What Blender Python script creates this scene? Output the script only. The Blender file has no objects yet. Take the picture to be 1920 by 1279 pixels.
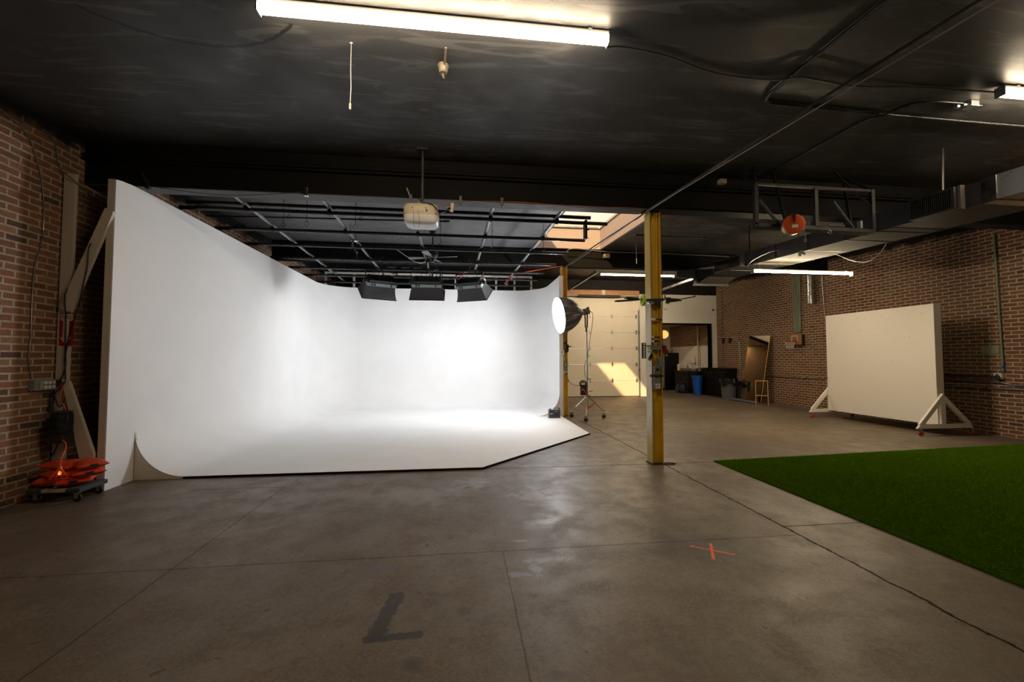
import bpy, math, random
import numpy as np
from mathutils import Vector, Matrix
random.seed(7)
rng = np.random.default_rng(11)
S = bpy.context.scene
COL = S.collection
PI = math.pi

# ------------------------------------------------------------------ mesh builder
class MB:
    def __init__(s):
        s.v = []; s.f = []
    def add(s, vs, fs):
        b = len(s.v)
        s.v.extend([tuple(map(float, p)) for p in vs])
        s.f.extend([tuple(i + b for i in f) for f in fs])
        return s
    def box(s, x0, y0, z0, x1, y1, z1):
        x0, x1 = min(x0, x1), max(x0, x1); y0, y1 = min(y0, y1), max(y0, y1); z0, z1 = min(z0, z1), max(z0, z1)
        return s.add([(x0,y0,z0),(x1,y0,z0),(x1,y1,z0),(x0,y1,z0),(x0,y0,z1),(x1,y0,z1),(x1,y1,z1),(x0,y1,z1)],
                     [(0,3,2,1),(4,5,6,7),(0,1,5,4),(1,2,6,5),(2,3,7,6),(3,0,4,7)])
    def bar(s, p, q, w, h, up=(0,0,1)):
        """rectangular bar from p to q; h along 'up', w across"""
        p, q, up = Vector(p), Vector(q), Vector(up)
        d = (q - p).normalized(); a = d.cross(up)
        if a.length < 1e-4: a = d.cross(Vector((1,0,0)))
        a.normalize(); u = a.cross(d).normalized()
        vs = []
        for c in (p, q):
            for i, j in ((-1,-1),(1,-1),(1,1),(-1,1)):
                vs.append(c + a*(i*w/2) + u*(j*h/2))
        return s.add(vs, [(3,2,1,0),(4,5,6,7),(0,1,5,4),(1,2,6,5),(2,3,7,6),(3,0,4,7)])
    def cyl(s, p, q, r, n=12, r2=None, caps=True):
        r2 = r if r2 is None else r2
        p, q = Vector(p), Vector(q); d = (q - p).normalized()
        a = d.orthogonal().normalized(); b = d.cross(a)
        vs = []
        for c, rr in ((p, r), (q, r2)):
            for k in range(n):
                t = 2*PI*k/n
                vs.append(c + (a*math.cos(t) + b*math.sin(t))*rr)
        fs = [(k, (k+1) % n, n + (k+1) % n, n + k) for k in range(n)]
        if caps: fs += [tuple(range(n-1, -1, -1)), tuple(range(n, 2*n))]
        return s.add(vs, fs)
    def tube(s, pts, r, n=8, closed=False):
        pts = [Vector(p) for p in pts]; m = len(pts)
        tg = []
        for i in range(m):
            a = pts[(i-1) % m] if (closed or i > 0) else pts[i]
            b = pts[(i+1) % m] if (closed or i < m-1) else pts[i]
            tg.append((b - a).normalized())
        nrm = tg[0].orthogonal().normalized(); vs = []
        for i in range(m):
            nrm = (nrm - tg[i]*nrm.dot(tg[i]))
            nrm = nrm.normalized() if nrm.length > 1e-6 else tg[i].orthogonal().normalized()
            b = tg[i].cross(nrm)
            for k in range(n):
                t = 2*PI*k/n
                vs.append(pts[i] + (nrm*math.cos(t) + b*math.sin(t))*r)
        fs = []
        for i in range(m if closed else m-1):
            j = (i+1) % m
            for k in range(n):
                fs.append((i*n+k, i*n+(k+1) % n, j*n+(k+1) % n, j*n+k))
        if not closed: fs += [tuple(range(n-1,-1,-1)), tuple(range((m-1)*n, m*n))]
        return s.add(vs, fs)
    def lathe(s, o, axis, prof, n=24, cap0=True, cap1=True):
        """prof: list of (radius, distance along axis)"""
        o, d = Vector(o), Vector(axis).normalized()
        a = d.orthogonal().normalized()
        if abs(d.z) < .9: a = d.cross(Vector((0,0,1))).normalized()
        b = d.cross(a); vs = []
        for r, t in prof:
            for k in range(n):
                u = 2*PI*k/n
                vs.append(o + d*t + (a*math.cos(u) + b*math.sin(u))*r)
        fs = []
        for i in range(len(prof)-1):
            for k in range(n):
                fs.append((i*n+k, i*n+(k+1) % n, (i+1)*n+(k+1) % n, (i+1)*n+k))
        if cap0: fs.append(tuple(range(n-1,-1,-1)))
        if cap1: fs.append(tuple(range((len(prof)-1)*n, len(prof)*n)))
        return s.add(vs, fs)
    def sphere(s, c, r, n=16, m=10, sc=(1,1,1)):
        c = Vector(c); vs = []; fs = []
        for i in range(m+1):
            t = PI*i/m
            for k in range(n):
                u = 2*PI*k/n
                vs.append((c.x + r*sc[0]*math.sin(t)*math.cos(u), c.y + r*sc[1]*math.sin(t)*math.sin(u), c.z + r*sc[2]*math.cos(t)))
        for i in range(m):
            for k in range(n):
                fs.append((i*n+k, (i+1)*n+k, (i+1)*n+(k+1) % n, i*n+(k+1) % n))
        return s.add(vs, fs)
    def prism(s, pts, ext):
        """closed polygon (3d points) extruded by vector ext"""
        e = Vector(ext); n = len(pts); P = [Vector(p) for p in pts]
        return s.add(P + [p + e for p in P], [tuple(range(n-1,-1,-1)), tuple(range(n, 2*n))] + [(k, (k+1) % n, n+(k+1) % n, n+k) for k in range(n)])
    def hexa(s, b, t):
        """box from four bottom and four top corners, same winding (ccw from above)"""
        return s.add(list(b) + list(t), [(0,3,2,1),(4,5,6,7),(0,1,5,4),(1,2,6,5),(2,3,7,6),(3,0,4,7)])
    def grid(s, rows, closed=False):
        n = len(rows[0]); vs = [p for r in rows for p in r]; fs = []
        for i in range(len(rows)-1):
            for k in range(n if closed else n-1):
                fs.append((i*n+k, i*n+(k+1) % n, (i+1)*n+(k+1) % n, (i+1)*n+k))
        return s.add(vs, fs)
    def text(s, body, o, right, up, size, align='CENTER', depth=0.0006, shear=0):
        c = bpy.data.curves.new('t', 'FONT'); c.body = body; c.size = size; c.align_x = align; c.align_y = 'CENTER'
        c.extrude = 0; c.shear = shear; c.resolution_u = 2
        ob = bpy.data.objects.new('t', c); COL.objects.link(ob)
        dg = bpy.context.evaluated_depsgraph_get()
        me = bpy.data.meshes.new_from_object(ob.evaluated_get(dg))
        o, r, u = Vector(o), Vector(right).normalized(), Vector(up).normalized()
        nn = r.cross(u)
        s.add([o + r*v.co.x + u*v.co.y + nn*depth for v in me.vertices], [tuple(p.vertices) for p in me.polygons])
        bpy.data.objects.remove(ob); bpy.data.curves.remove(c); bpy.data.meshes.remove(me)
        return s
    def rot(s, M):
        s.v = [tuple(M @ Vector(p)) for p in s.v]; return s

def wloc(o):
    p = Vector((0,0,0))
    while o is not None:
        p = p + o.location; o = o.parent
    return p

def build(name, mb, mat, parent=None, label=None, smooth=None, bevel=0, local=False, kind=None):
    """links ONE mesh object. Vertices are world positions unless local=True (relative to the parent thing)."""
    me = bpy.data.meshes.new(name)
    off = Vector((0,0,0)) if (parent is None or local) else wloc(parent)
    me.from_pydata([(p[0]-off.x, p[1]-off.y, p[2]-off.z) for p in mb.v], [], mb.f)
    me.validate(); me.update()
    if smooth:
        me.polygons.foreach_set('use_smooth', [True]*len(me.polygons))
        me.set_sharp_from_angle(angle=math.radians(smooth))
    o = bpy.data.objects.new(name, me); COL.objects.link(o)
    if mat: me.materials.append(mat)
    if parent: o.parent = parent
    if bevel:
        b = o.modifiers.new('bevel', 'BEVEL'); b.width = bevel; b.segments = 2; b.limit_method = 'ANGLE'; b.angle_limit = math.radians(40)
    if label: o['label'] = label
    if kind: o['kind'] = kind
    return o

def tag(o, label, cat, group=None, kind=None):
    o['label'] = label; o['category'] = cat
    if group: o['group'] = group
    if kind: o['kind'] = kind
    return o

def thing(name, label, cat, loc=(0,0,0), group=None, rotz=0):
    o = bpy.data.objects.new(name, None); COL.objects.link(o)
    o.empty_display_size = .05
    o.location = loc; o.rotation_euler = (0,0,rotz)
    return tag(o, label, cat, group)

def one(name, mb, mat, label, cat, group=None, smooth=None, bevel=0):
    """a thing that is a single mesh, origin at its base"""
    v = np.array(mb.v); c = Vector(((v[:,0].min()+v[:,0].max())/2, (v[:,1].min()+v[:,1].max())/2, v[:,2].min()))
    mb.v = [(p[0]-c.x, p[1]-c.y, p[2]-c.z) for p in mb.v]
    o = build(name, mb, mat, None, None, smooth, bevel)
    o.location = c
    return tag(o, label, cat, group)

def dup(root, loc, label, rotz=None, group=None):
    r = root.copy(); COL.objects.link(r); r.location = loc; r['label'] = label
    if rotz is not None: r.rotation_euler = (0,0,rotz)
    if group: r['group'] = group
    for ch in list(root.children):
        c = ch.copy(); COL.objects.link(c); c.parent = r
        for g in list(ch.children):
            d = g.copy(); COL.objects.link(d); d.parent = c
    return r

def struct(name, mb, mat, label=None, smooth=None, parent=None):
    o = build(name, mb, mat, parent, label, smooth)
    if parent is None: o['kind'] = 'structure'
    return o

def curve_pts(ctrl, n=8):
    """Catmull-Rom through the control points"""
    P = [Vector(p) for p in ctrl]; out = []
    Q = [P[0]*2 - P[1]] + P + [P[-1]*2 - P[-2]]
    for i in range(1, len(Q)-2):
        a, b, c, d = Q[i-1], Q[i], Q[i+1], Q[i+2]
        for k in range(n):
            t = k/n
            out.append(0.5*((2*b) + (c-a)*t + (2*a-5*b+4*c-d)*t*t + (3*b-a-3*c+d)*t**3))
    out.append(P[-1]); return out

# ------------------------------------------------------------------ materials
class NT:
    def __init__(s, name):
        s.m = bpy.data.materials.new(name); s.m.use_nodes = True
        s.t = s.m.node_tree; s.n = s.t.nodes; s.l = s.t.links
        s.b = s.n['Principled BSDF']; s.out = s.n['Material Output']
        s._p = None; s._nz = {}
    def node(s, k, **kw):
        n = s.n.new(k)
        for a, v in kw.items(): setattr(n, a, v)
        return n
    def put(s, sock, v):
        if isinstance(v, bpy.types.NodeSocket): s.l.new(v, sock)
        elif isinstance(v, (tuple, list)) and len(v) == 3 and sock.type == 'RGBA': sock.default_value = (*v, 1)
        else: sock.default_value = v
    def pos(s):
        if s._p is None: s._p = s.node('ShaderNodeNewGeometry').outputs['Position']
        return s._p
    def xyz(s, v=None):
        n = s.node('ShaderNodeSeparateXYZ'); s.l.new(v or s.pos(), n.inputs[0]); return n.outputs
    def comb(s, x, y, z):
        n = s.node('ShaderNodeCombineXYZ')
        for i, v in enumerate((x, y, z)): s.put(n.inputs[i], v)
        return n.outputs[0]
    def M(s, op, a, b=None, c=None, clamp=False):
        n = s.node('ShaderNodeMath', operation=op, use_clamp=clamp); s.put(n.inputs[0], a)
        if b is not None: s.put(n.inputs[1], b)
        if c is not None: s.put(n.inputs[2], c)
        return n.outputs[0]
    def noise(s, scale, detail=4, rough=.55, vec=None, dist=0):
        key = (scale, detail, rough, dist)
        if vec is None and key in s._nz: return s._nz[key]
        n = s.node('ShaderNodeTexNoise'); s.put(n.inputs['Vector'], vec or s.pos())
        n.inputs['Scale'].default_value = scale; n.inputs['Detail'].default_value = detail
        n.inputs['Roughness'].default_value = rough; n.inputs['Distortion'].default_value = dist
        if vec is None: s._nz[key] = n.outputs[0]
        return n.outputs[0]
    def ss(s, v, a, b, o0=0., o1=1.):
        n = s.node('ShaderNodeMapRange', interpolation_type='SMOOTHSTEP'); s.put(n.inputs[0], v)
        n.inputs[1].default_value = a; n.inputs[2].default_value = b; n.inputs[3].default_value = o0; n.inputs[4].default_value = o1
        return n.outputs[0]
    def mix(s, f, a, b, mode='MIX'):
        n = s.node('ShaderNodeMix', data_type='RGBA', blend_type=mode); s.put(n.inputs[0], f); s.put(n.inputs[6], a); s.put(n.inputs[7], b)
        return n.outputs[2]
    def scale(s, v, x, y, z):
        n = s.node('ShaderNodeMapping'); s.put(n.inputs[0], v); n.inputs[3].default_value = (x, y, z); return n.outputs[0]
    def bump(s, h, strength=.3, dist=.01):
        n = s.node('ShaderNodeBump'); n.inputs['Strength'].default_value = strength; n.inputs['Distance'].default_value = dist
        s.put(n.inputs['Height'], h); s.put(s.b.inputs['Normal'], n.outputs[0])
    def set(s, **kw):
        names = dict(col='Base Color', rough='Roughness', metal='Metallic', spec='Specular IOR Level', trans='Transmission Weight',
                     emit='Emission Color', es='Emission Strength', coat='Coat Weight', sheen='Sheen Weight', alpha='Alpha')
        for k, v in kw.items(): s.put(s.b.inputs[names[k]], v)
        return s.m

def simple(name, col, rough=.6, metal=0., var=.12, scale=9., spec=.5):
    t = NT(name); n = t.noise(scale, 3)
    a = tuple(c*(1-var) for c in col); b = tuple(min(1, c*(1+var)) for c in col)
    t.set(col=t.mix(n, a, b), metal=metal, spec=spec)
    t.set(rough=t.ss(t.noise(scale*3, 2), .3, .7, max(.02, rough-.06), min(1, rough+.06)))
    return t.m

def emitter(name, col, strength):
    t = NT(name); t.set(col=(.8,.8,.8), emit=col, es=strength, rough=.5); return t.m

M = {}
M['drywall'] = simple('drywall', (.72,.70,.66), .8, var=.03)
M['cream_paint'] = simple('cream_paint', (.62,.55,.45), .65, var=.06, scale=5)
M['beam_lit_under'] = simple('beam_lit_under_grey', (.075,.075,.077), .7, var=.2, scale=3)  # lighter than the beam paint: bounce light put into the colour
M['dull_brass'] = simple('dull_brass', (.16,.135,.10), .5, .2, var=.1)
M['white_paint'] = simple('white_paint', (.72,.68,.61), .6, var=.03)
M['ply'] = simple('raw_plywood', (.36,.24,.13), .75, var=.22, scale=4)
M['wood'] = simple('pine_board', (.42,.22,.11), .7, var=.25, scale=6)
M['black_paint'] = simple('black_paint', (.0065,.0060,.0054), .75, var=.2, spec=.12)
M['rig_black'] = simple('rig_black_strut', (.0045,.0042,.004), .6, 0., var=.25, spec=.35)
M['black_metal'] = simple('black_metal', (.012,.012,.013), .32, .0, var=.2)
M['black_plastic'] = simple('black_plastic', (.014,.014,.016), .4, var=.2)
M['black_fabric'] = simple('black_fabric', (.016,.016,.018), .75, var=.2, scale=20)
M['softbox_fabric'] = simple('softbox_fabric', (.040,.040,.046), .42, var=.2, scale=20)
M['grey_pipe'] = simple('grey_pipe', (.20,.20,.20), .38, .6, var=.1)
M['galv'] = simple('galvanized_steel', (.42,.43,.44), .32, .9, var=.10, scale=2.5)
M['chrome'] = simple('chrome', (.62,.62,.61), .15, 1., var=.05)
M['steel_dark'] = simple('dark_steel', (.05,.048,.045), .4, .7, var=.2)
M['dark_brown_metal'] = simple('dark_brown_metal', (.030,.026,.022), .5, .2, var=.2)
M['dark_grey'] = simple('dark_grey_case', (.045,.047,.050), .45, var=.1)
M['outlet_steel'] = simple('outlet_steel', (.30,.33,.36), .4, .3, var=.15)
M['grey_box'] = simple('grey_box', (.16,.18,.18), .5, var=.08)
M['grey_green'] = simple('grey_green_box', (.17,.21,.19), .5, var=.08)
M['white_plastic'] = simple('white_plastic', (.72,.70,.66), .4, var=.02)
M['beige_plastic'] = simple('beige_plastic', (.44,.37,.26), .5, var=.04)
M['bright_white_plastic'] = simple('bright_white_plastic', (.72,.71,.70), .35, var=.02)
M['red_plastic'] = simple('red_plastic', (.45,.02,.015), .4, var=.1)
M['orange_paint'] = simple('orange_paint', (.72,.10,.015), .4, var=.08)
M['orange_cord'] = simple('orange_cord', (.85,.12,.02), .5, var=.08)
M['brown_cord'] = simple('brown_orange_cord', (.28,.09,.02), .5, var=.08)
M['red_fabric'] = simple('red_orange_fabric', (.66,.062,.012), .6, var=.22, scale=16)
M['rubber'] = simple('rubber', (.012,.012,.012), .7, var=.1)
M['wheel_red'] = simple('red_wheel', (.40,.03,.02), .45, var=.1)
M['carpet_pad'] = simple('carpet_pad', (.055,.062,.070), .95, var=.35, scale=60)
M['green_pipe'] = simple('green_pipe', (.20,.225,.165), .5, .1, var=.1)
M['blue_bin'] = simple('blue_bin', (.006,.09,.48), .4, var=.06)
M['grey_bin'] = simple('grey_bin', (.10,.105,.11), .5, var=.06)
M['bag'] = simple('bin_bag', (.008,.008,.009), .22, var=.2)
M['gold'] = simple('gold_metal', (.85,.50,.17), .3, .35, var=.06)
M['grey_roll'] = simple('grey_blue_roll', (.12,.15,.20), .6, var=.1)
M['cabinet'] = simple('black_cabinet', (.006,.0055,.005), .4, var=.15, spec=.25)
M['stainless'] = simple('stainless_front', (.40,.37,.33), .35, .8, var=.05)
M['neon'] = simple('neon_yellow_tape', (.55,.72,.015), .5, var=.06)
M['green_tape'] = simple('green_tape', (.05,.6,.06), .5, var=.06)
M['teal_grey'] = simple('teal_grey_body', (.22,.27,.27), .4, .2, var=.08)
M['hoop_board'] = simple('brown_board', (.30,.14,.055), .6, var=.12)
M['pale_green'] = simple('pale_green_paint', (.25,.28,.19), .7, var=.18, scale=25)
M['beige_strip'] = simple('beige_strip', (.55,.45,.33), .6, var=.05)
M['crimson'] = simple('crimson_bag', (.22,.012,.018), .45, var=.2)
M['yellow_label'] = simple('yellow_label', (.75,.55,.03), .5, var=.05)
M['sign_red'] = simple('sign_red', (.36,.004,.012), .35, var=.05)
M['sign_white'] = simple('sign_white', (.74,.70,.66), .35, var=.03)
M['logo_white'] = simple('logo_white', (.75,.75,.73), .5, var=.02)
M['tape_red'] = simple('orange_red_tape', (.98,.12,.03), .55, var=.06)
M['light_wire'] = simple('light_wire', (.40,.38,.34), .4, .3, var=.06)
M['water'] = simple('blue_jug', (.03,.05,.09), .2, var=.1)
M['purple_wire'] = simple('red_wire', (.45,.05,.03), .5, var=.1)
M['tube'] = emitter('tube_glow', (1,.80,.55), 66)
M['tube_rear'] = emitter('rear_tube_glow', (1,.80,.53), 255)
M['panel_glow'] = emitter('panel_glow', (.95,.97,1), 23)
M['dome_glow'] = emitter('dome_glow', (.95,.97,1), 84)
M['lantern'] = emitter('lantern_glow', (1,.56,.14), 1.0)
M['lamp_orange'] = emitter('work_lamp_glow', (1,.20,.04), 2.2)
def _mirror():
    t = NT('mirror_glass'); t.set(col=(.80,.76,.70), metal=1., rough=.03)
    t.set(col=t.mix(t.noise(3), (.60,.55,.46), (.66,.61,.52))); return t.m
M['mirror'] = _mirror()
def _brick(name, axis, dark_top=None, ms=.009, dk=1.0):
    t = NT(name); x, y, z = t.xyz()
    u = {'x': x, 'y': y}[axis]
    wob = t.M('MULTIPLY', t.M('SUBTRACT', t.noise(1.6, 3), .5), .022)
    wob2 = t.M('MULTIPLY', t.M('SUBTRACT', t.noise(26, 4, .7), .5), .022)
    vec = t.comb(t.M('ADD', u, t.M('ADD', wob2, wob)), t.M('ADD', z, t.M('ADD', wob, t.M('MULTIPLY', t.M('SUBTRACT', t.noise(31, 4, .7), .5), .012))), 0.)
    b = t.node('ShaderNodeTexBrick', offset=.5, squash=1.0)
    t.put(b.inputs['Vector'], vec)
    b.inputs['Color1'].default_value = (0,0,0,1); b.inputs['Color2'].default_value = (1,1,1,1); b.inputs['Mortar'].default_value = (.5,.5,.5,1)
    b.inputs['Scale'].default_value = 1; b.inputs['Mortar Size'].default_value = ms; b.inputs['Mortar Smooth'].default_value = .35
    b.inputs['Bias'].default_value = 0; b.inputs['Brick Width'].default_value = .215; b.inputs['Row Height'].default_value = .0725
    r = t.node('ShaderNodeValToRGB'); t.l.new(b.outputs['Color'], r.inputs[0])
    e = r.color_ramp.elements
    cols = [(0,(.065,.040,.028)),(.07,(.165,.075,.040)),(.45,(.245,.092,.046)),(.72,(.215,.105,.056)),(.955,(.27,.13,.070)),(1,(.115,.066,.046))]
    e[0].position = 0; e[0].color = (*cols[0][1],1); e[1].position = 1; e[1].color = (*cols[-1][1],1)
    for p, c in cols[1:-1]:
        k = e.new(p); k.color = (*c,1)
    base = t.mix(t.ss(t.noise(28, 5, .7), .35, .75), r.outputs[0], t.mix(.5, r.outputs[0], (.085,.058,.042)))
    base = t.mix(t.ss(t.noise(.9, 4), .45, .7, 0., .35), base, (.22,.15,.095))
    mort = t.mix(t.noise(14, 4), (.31,.27,.19), (.56,.50,.385))
    # flaked mortar / whitewash left on the faces
    fl = t.M('MULTIPLY', t.ss(t.noise(45, 4, .7),   .57, .68), t.ss(t.noise(1.3, 3), .42, .62))
    base = t.mix(t.M('MULTIPLY', fl, .7), base, (.34,.28,.21))
    base = t.mix(1., base, (dk, dk, dk), 'MULTIPLY')
    mfac = t.M('MULTIPLY', b.outputs['Fac'], t.ss(t.noise(5, 5, .7), .30, .52, .40, 1.))
    c = t.mix(mfac, base, mort)
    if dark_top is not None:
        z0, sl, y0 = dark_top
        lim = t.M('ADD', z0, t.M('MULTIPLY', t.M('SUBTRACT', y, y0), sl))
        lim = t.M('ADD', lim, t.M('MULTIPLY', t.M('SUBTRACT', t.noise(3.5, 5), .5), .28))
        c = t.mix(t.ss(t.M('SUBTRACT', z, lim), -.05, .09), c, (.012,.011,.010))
    t.set(col=c, rough=.88, spec=.25)
    h = t.M('ADD', t.M('MULTIPLY', t.M('SUBTRACT', 1., b.outputs['Fac']), 1.), t.M('MULTIPLY', t.noise(60, 4), .35))
    t.bump(h, .55, .012)
    return t.m
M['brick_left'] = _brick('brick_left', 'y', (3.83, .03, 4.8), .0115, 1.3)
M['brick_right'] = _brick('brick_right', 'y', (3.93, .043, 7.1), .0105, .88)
M['brick_plain'] = _brick('brick_kitchen', 'y')

def _floor():
    t = NT('concrete_floor'); x, y, z = t.xyz()
    n1 = t.noise(.55, 6, .6); n2 = t.noise(3.5, 6, .65); n3 = t.noise(26, 5, .7)
    c = t.mix(t.ss(n1, .35, .66), (.112,.085,.058), (.205,.166,.122))
    c = t.mix(t.ss(n2, .42, .66, 0, .7), c, (.105,.072,.046))
    c = t.mix(t.ss(t.noise(7, 6, .7, dist=.8), .54, .70, 0, .55), c, (.215,.190,.160))
    c = t.mix(t.ss(t.noise(2.1, 5, .6, vec=t.scale(t.pos(), 1.6, .7, 1)), .56, .72, 0, .5), c, (.085,.068,.054))
    c = t.mix(t.ss(t.noise(1.1, 5, .6, dist=.6), .53, .72, 0, .5), c, (.205,.185,.160))
    c = t.mix(t.ss(n3, .46, .70, 0, .55), c, (.085,.066,.048))
    c = t.mix(t.ss(t.noise(55, 4, .8), .44, .62, 0, .38), c, (.235,.190,.140))
    c = t.mix(t.ss(t.noise(75, 4, .8), .50, .66, 0, .50), c, (.070,.052,.037))
    c = t.mix(t.ss(t.noise(1.7, 4, .6, dist=.7), .52, .70, 0, .45), c, (.165,.105,.062))
    # pits and flecks
    c = t.mix(t.ss(t.noise(70, 2), .70, .76, 0, .7), c, (.05,.042,.035))
    c = t.mix(t.ss(t.noise(5.5, 6, .75, dist=.5), .60, .66, 0, .40), c, (.075,.058,.043))
    c = t.mix(t.ss(t.noise(16, 5, .7, dist=.4), .62, .67, 0, .45), c, (.06,.048,.036))
    c = t.mix(t.ss(t.noise(9, 3, .5), .70, .72, 0, .75), c, (.055,.045,.036))
    c = t.mix(t.ss(t.noise(90, 1), .76, .80, 0, .45), c, (.36,.33,.29))
    def blob(cx, cy, rx, ry, col, amt, ns=5., lo=.0, hi=1.0, rag=1.1):
        nonlocal c
        ns = 5. if ns < 7 else 9. if ns < 12 else 15.
        dx = t.M('DIVIDE', t.M('SUBTRACT', x, cx), rx); dy = t.M('DIVIDE', t.M('SUBTRACT', y, cy), ry)
        d = t.M('SQRT', t.M('ADD', t.M('MULTIPLY', dx, dx), t.M('MULTIPLY', dy, dy)))
        d = t.M('ADD', d, t.M('MULTIPLY', t.M('SUBTRACT', t.noise(ns, 5, .65), .5), rag))
        c = t.mix(t.M('MULTIPLY', t.ss(d, lo, hi, 1, 0), amt), c, col)
    blob(1.75, 3.15, .75, .42, (.030,.028,.027), .62, 4, .1, 1.1)
    blob(1.55, 3.75, .35, .22, (.045,.04,.036), .4, 6, .1, 1.0)
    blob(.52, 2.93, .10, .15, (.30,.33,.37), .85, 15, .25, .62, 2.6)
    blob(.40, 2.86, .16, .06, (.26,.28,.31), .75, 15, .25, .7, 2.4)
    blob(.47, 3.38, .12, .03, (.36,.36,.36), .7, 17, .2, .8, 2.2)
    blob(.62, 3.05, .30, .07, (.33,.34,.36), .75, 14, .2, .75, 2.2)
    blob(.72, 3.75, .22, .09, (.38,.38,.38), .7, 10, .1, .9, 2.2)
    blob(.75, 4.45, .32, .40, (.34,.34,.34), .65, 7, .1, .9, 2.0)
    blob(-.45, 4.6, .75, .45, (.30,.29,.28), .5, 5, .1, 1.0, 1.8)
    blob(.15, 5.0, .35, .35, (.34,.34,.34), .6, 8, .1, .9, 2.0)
    blob(-.55, 3.05, .22, .06, (.10,.11,.13), .55, 9, .2, .9, 1.6)
    blob(-.22, 2.10, .07, .07, (.055,.050,.045), .7, 8, .3, .95, 1.0)
    blob(.02, 2.5, .06, .07, (.07,.06,.055), .55, 9, .3, .95, 1.0)
    blob(.45, 1.95, .16, .05, (.07,.066,.062), .55, 12, .2, .9, 1.8)
    blob(-1.05, 2.42, .16, .06, (.07,.06,.05), .45, 9, .2, .9, 1.6)
    blob(1.2, 1.9, .55, .35, (.06,.05,.04), .4, 3, .1, 1.0, 1.4)
    def seg(ax, ay, bx, by, w, col, amt, rag=.5, ns=14.):
        nonlocal c
        L = math.hypot(bx-ax, by-ay); ux, uy = (bx-ax)/L, (by-ay)/L
        px = t.M('SUBTRACT', x, ax); py = t.M('SUBTRACT', y, ay)
        tt = t.M('ADD', t.M('MULTIPLY', px, ux), t.M('MULTIPLY', py, uy))
        q = t.M('SUBTRACT', tt, t.M('MINIMUM', t.M('MAXIMUM', tt, 0.), L))
        dd = t.M('SUBTRACT', t.M('MULTIPLY', px, uy), t.M('MULTIPLY', py, ux))
        d = t.M('DIVIDE', t.M('SQRT', t.M('ADD', t.M('MULTIPLY', q, q), t.M('MULTIPLY', dd, dd))), w)
        d = t.M('ADD', d, t.M('MULTIPLY', t.M('SUBTRACT', t.noise(ns, 4, .65), .5), rag))
        c = t.mix(t.M('MULTIPLY', t.ss(d, .75, 1.05, 1, 0), amt), c, col)
    seg(-.385, 2.70, -.44, 2.33, .050, (.036,.033,.034), .86, 1.5, 22.)
    seg(-.47, 2.31, -.22, 2.315, .034, (.036,.033,.034), .86, 1.6, 26.)
    h = t.M('MULTIPLY', n3, .25); jm = t.M('MULTIPLY', n3, 0.)
    def joint(coord, c0, w, amt, rng_=None, other=None, wob=.02, ns=3.):
        nonlocal c, h, jm
        wv = t.M('MULTIPLY', t.M('SUBTRACT', t.noise(3. if ns < 4 else 5., 4, .7), .5), wob)
        d = t.M('ABSOLUTE', t.M('ADD', t.M('SUBTRACT', coord, c0), wv))
        f = t.ss(d, w*.35, w, 1, 0)
        if rng_:
            f = t.M('MULTIPLY', f, t.M('MULTIPLY', t.M('GREATER_THAN', other, rng_[0]), t.M('LESS_THAN', other, rng_[1])))
        c = t.mix(t.M('MULTIPLY', f, amt), c, (.020,.016,.013))
        h = t.M('SUBTRACT', h, t.M('MULTIPLY', f, amt*.5)); jm = t.M('MAXIMUM', jm, t.M('MULTIPLY', f, amt))
    joint(x, 2.765, .017, .95, None, None, .075, 5)
    joint(y, 5.585, .016, .9, (.25, 10), x, .03, 3)
    joint(y, 3.22, .008, .62, (-4.4, 2.75), x, .03, 2)
    joint(y, 3.39, .012, .85, (2.75, 3.6), x, .02, 2)
    joint(x, -1.97, .008, .6, (1.8, 5.1), y, .02, 2)
    joint(x, .315, .007, .45, (.5, 3.21), y, .03, 2)
    joint(y, 10.6, .012, .6, (2.4, 10), x, .02, 2)
    joint(y, 5.09, .011, .8, (-2.95, -1.95), x, .01, 2)
    joint(x, -1.93, .007, .5, (5.09, 5.6), y, .01, 2)
    joint(x, -2.93, .005, .3, (5.09, 5.6), y, .01, 2)
    t.set(col=c, spec=t.M('MULTIPLY', t.M('SUBTRACT', 1., jm), .40))
    t.set(rough=t.M('ADD', t.ss(n2, .3, .7, .36, .52), t.M('MULTIPLY', n3, .14)))
    t.bump(h, .22, .01)
    return t.m
M['floor'] = _floor()

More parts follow.
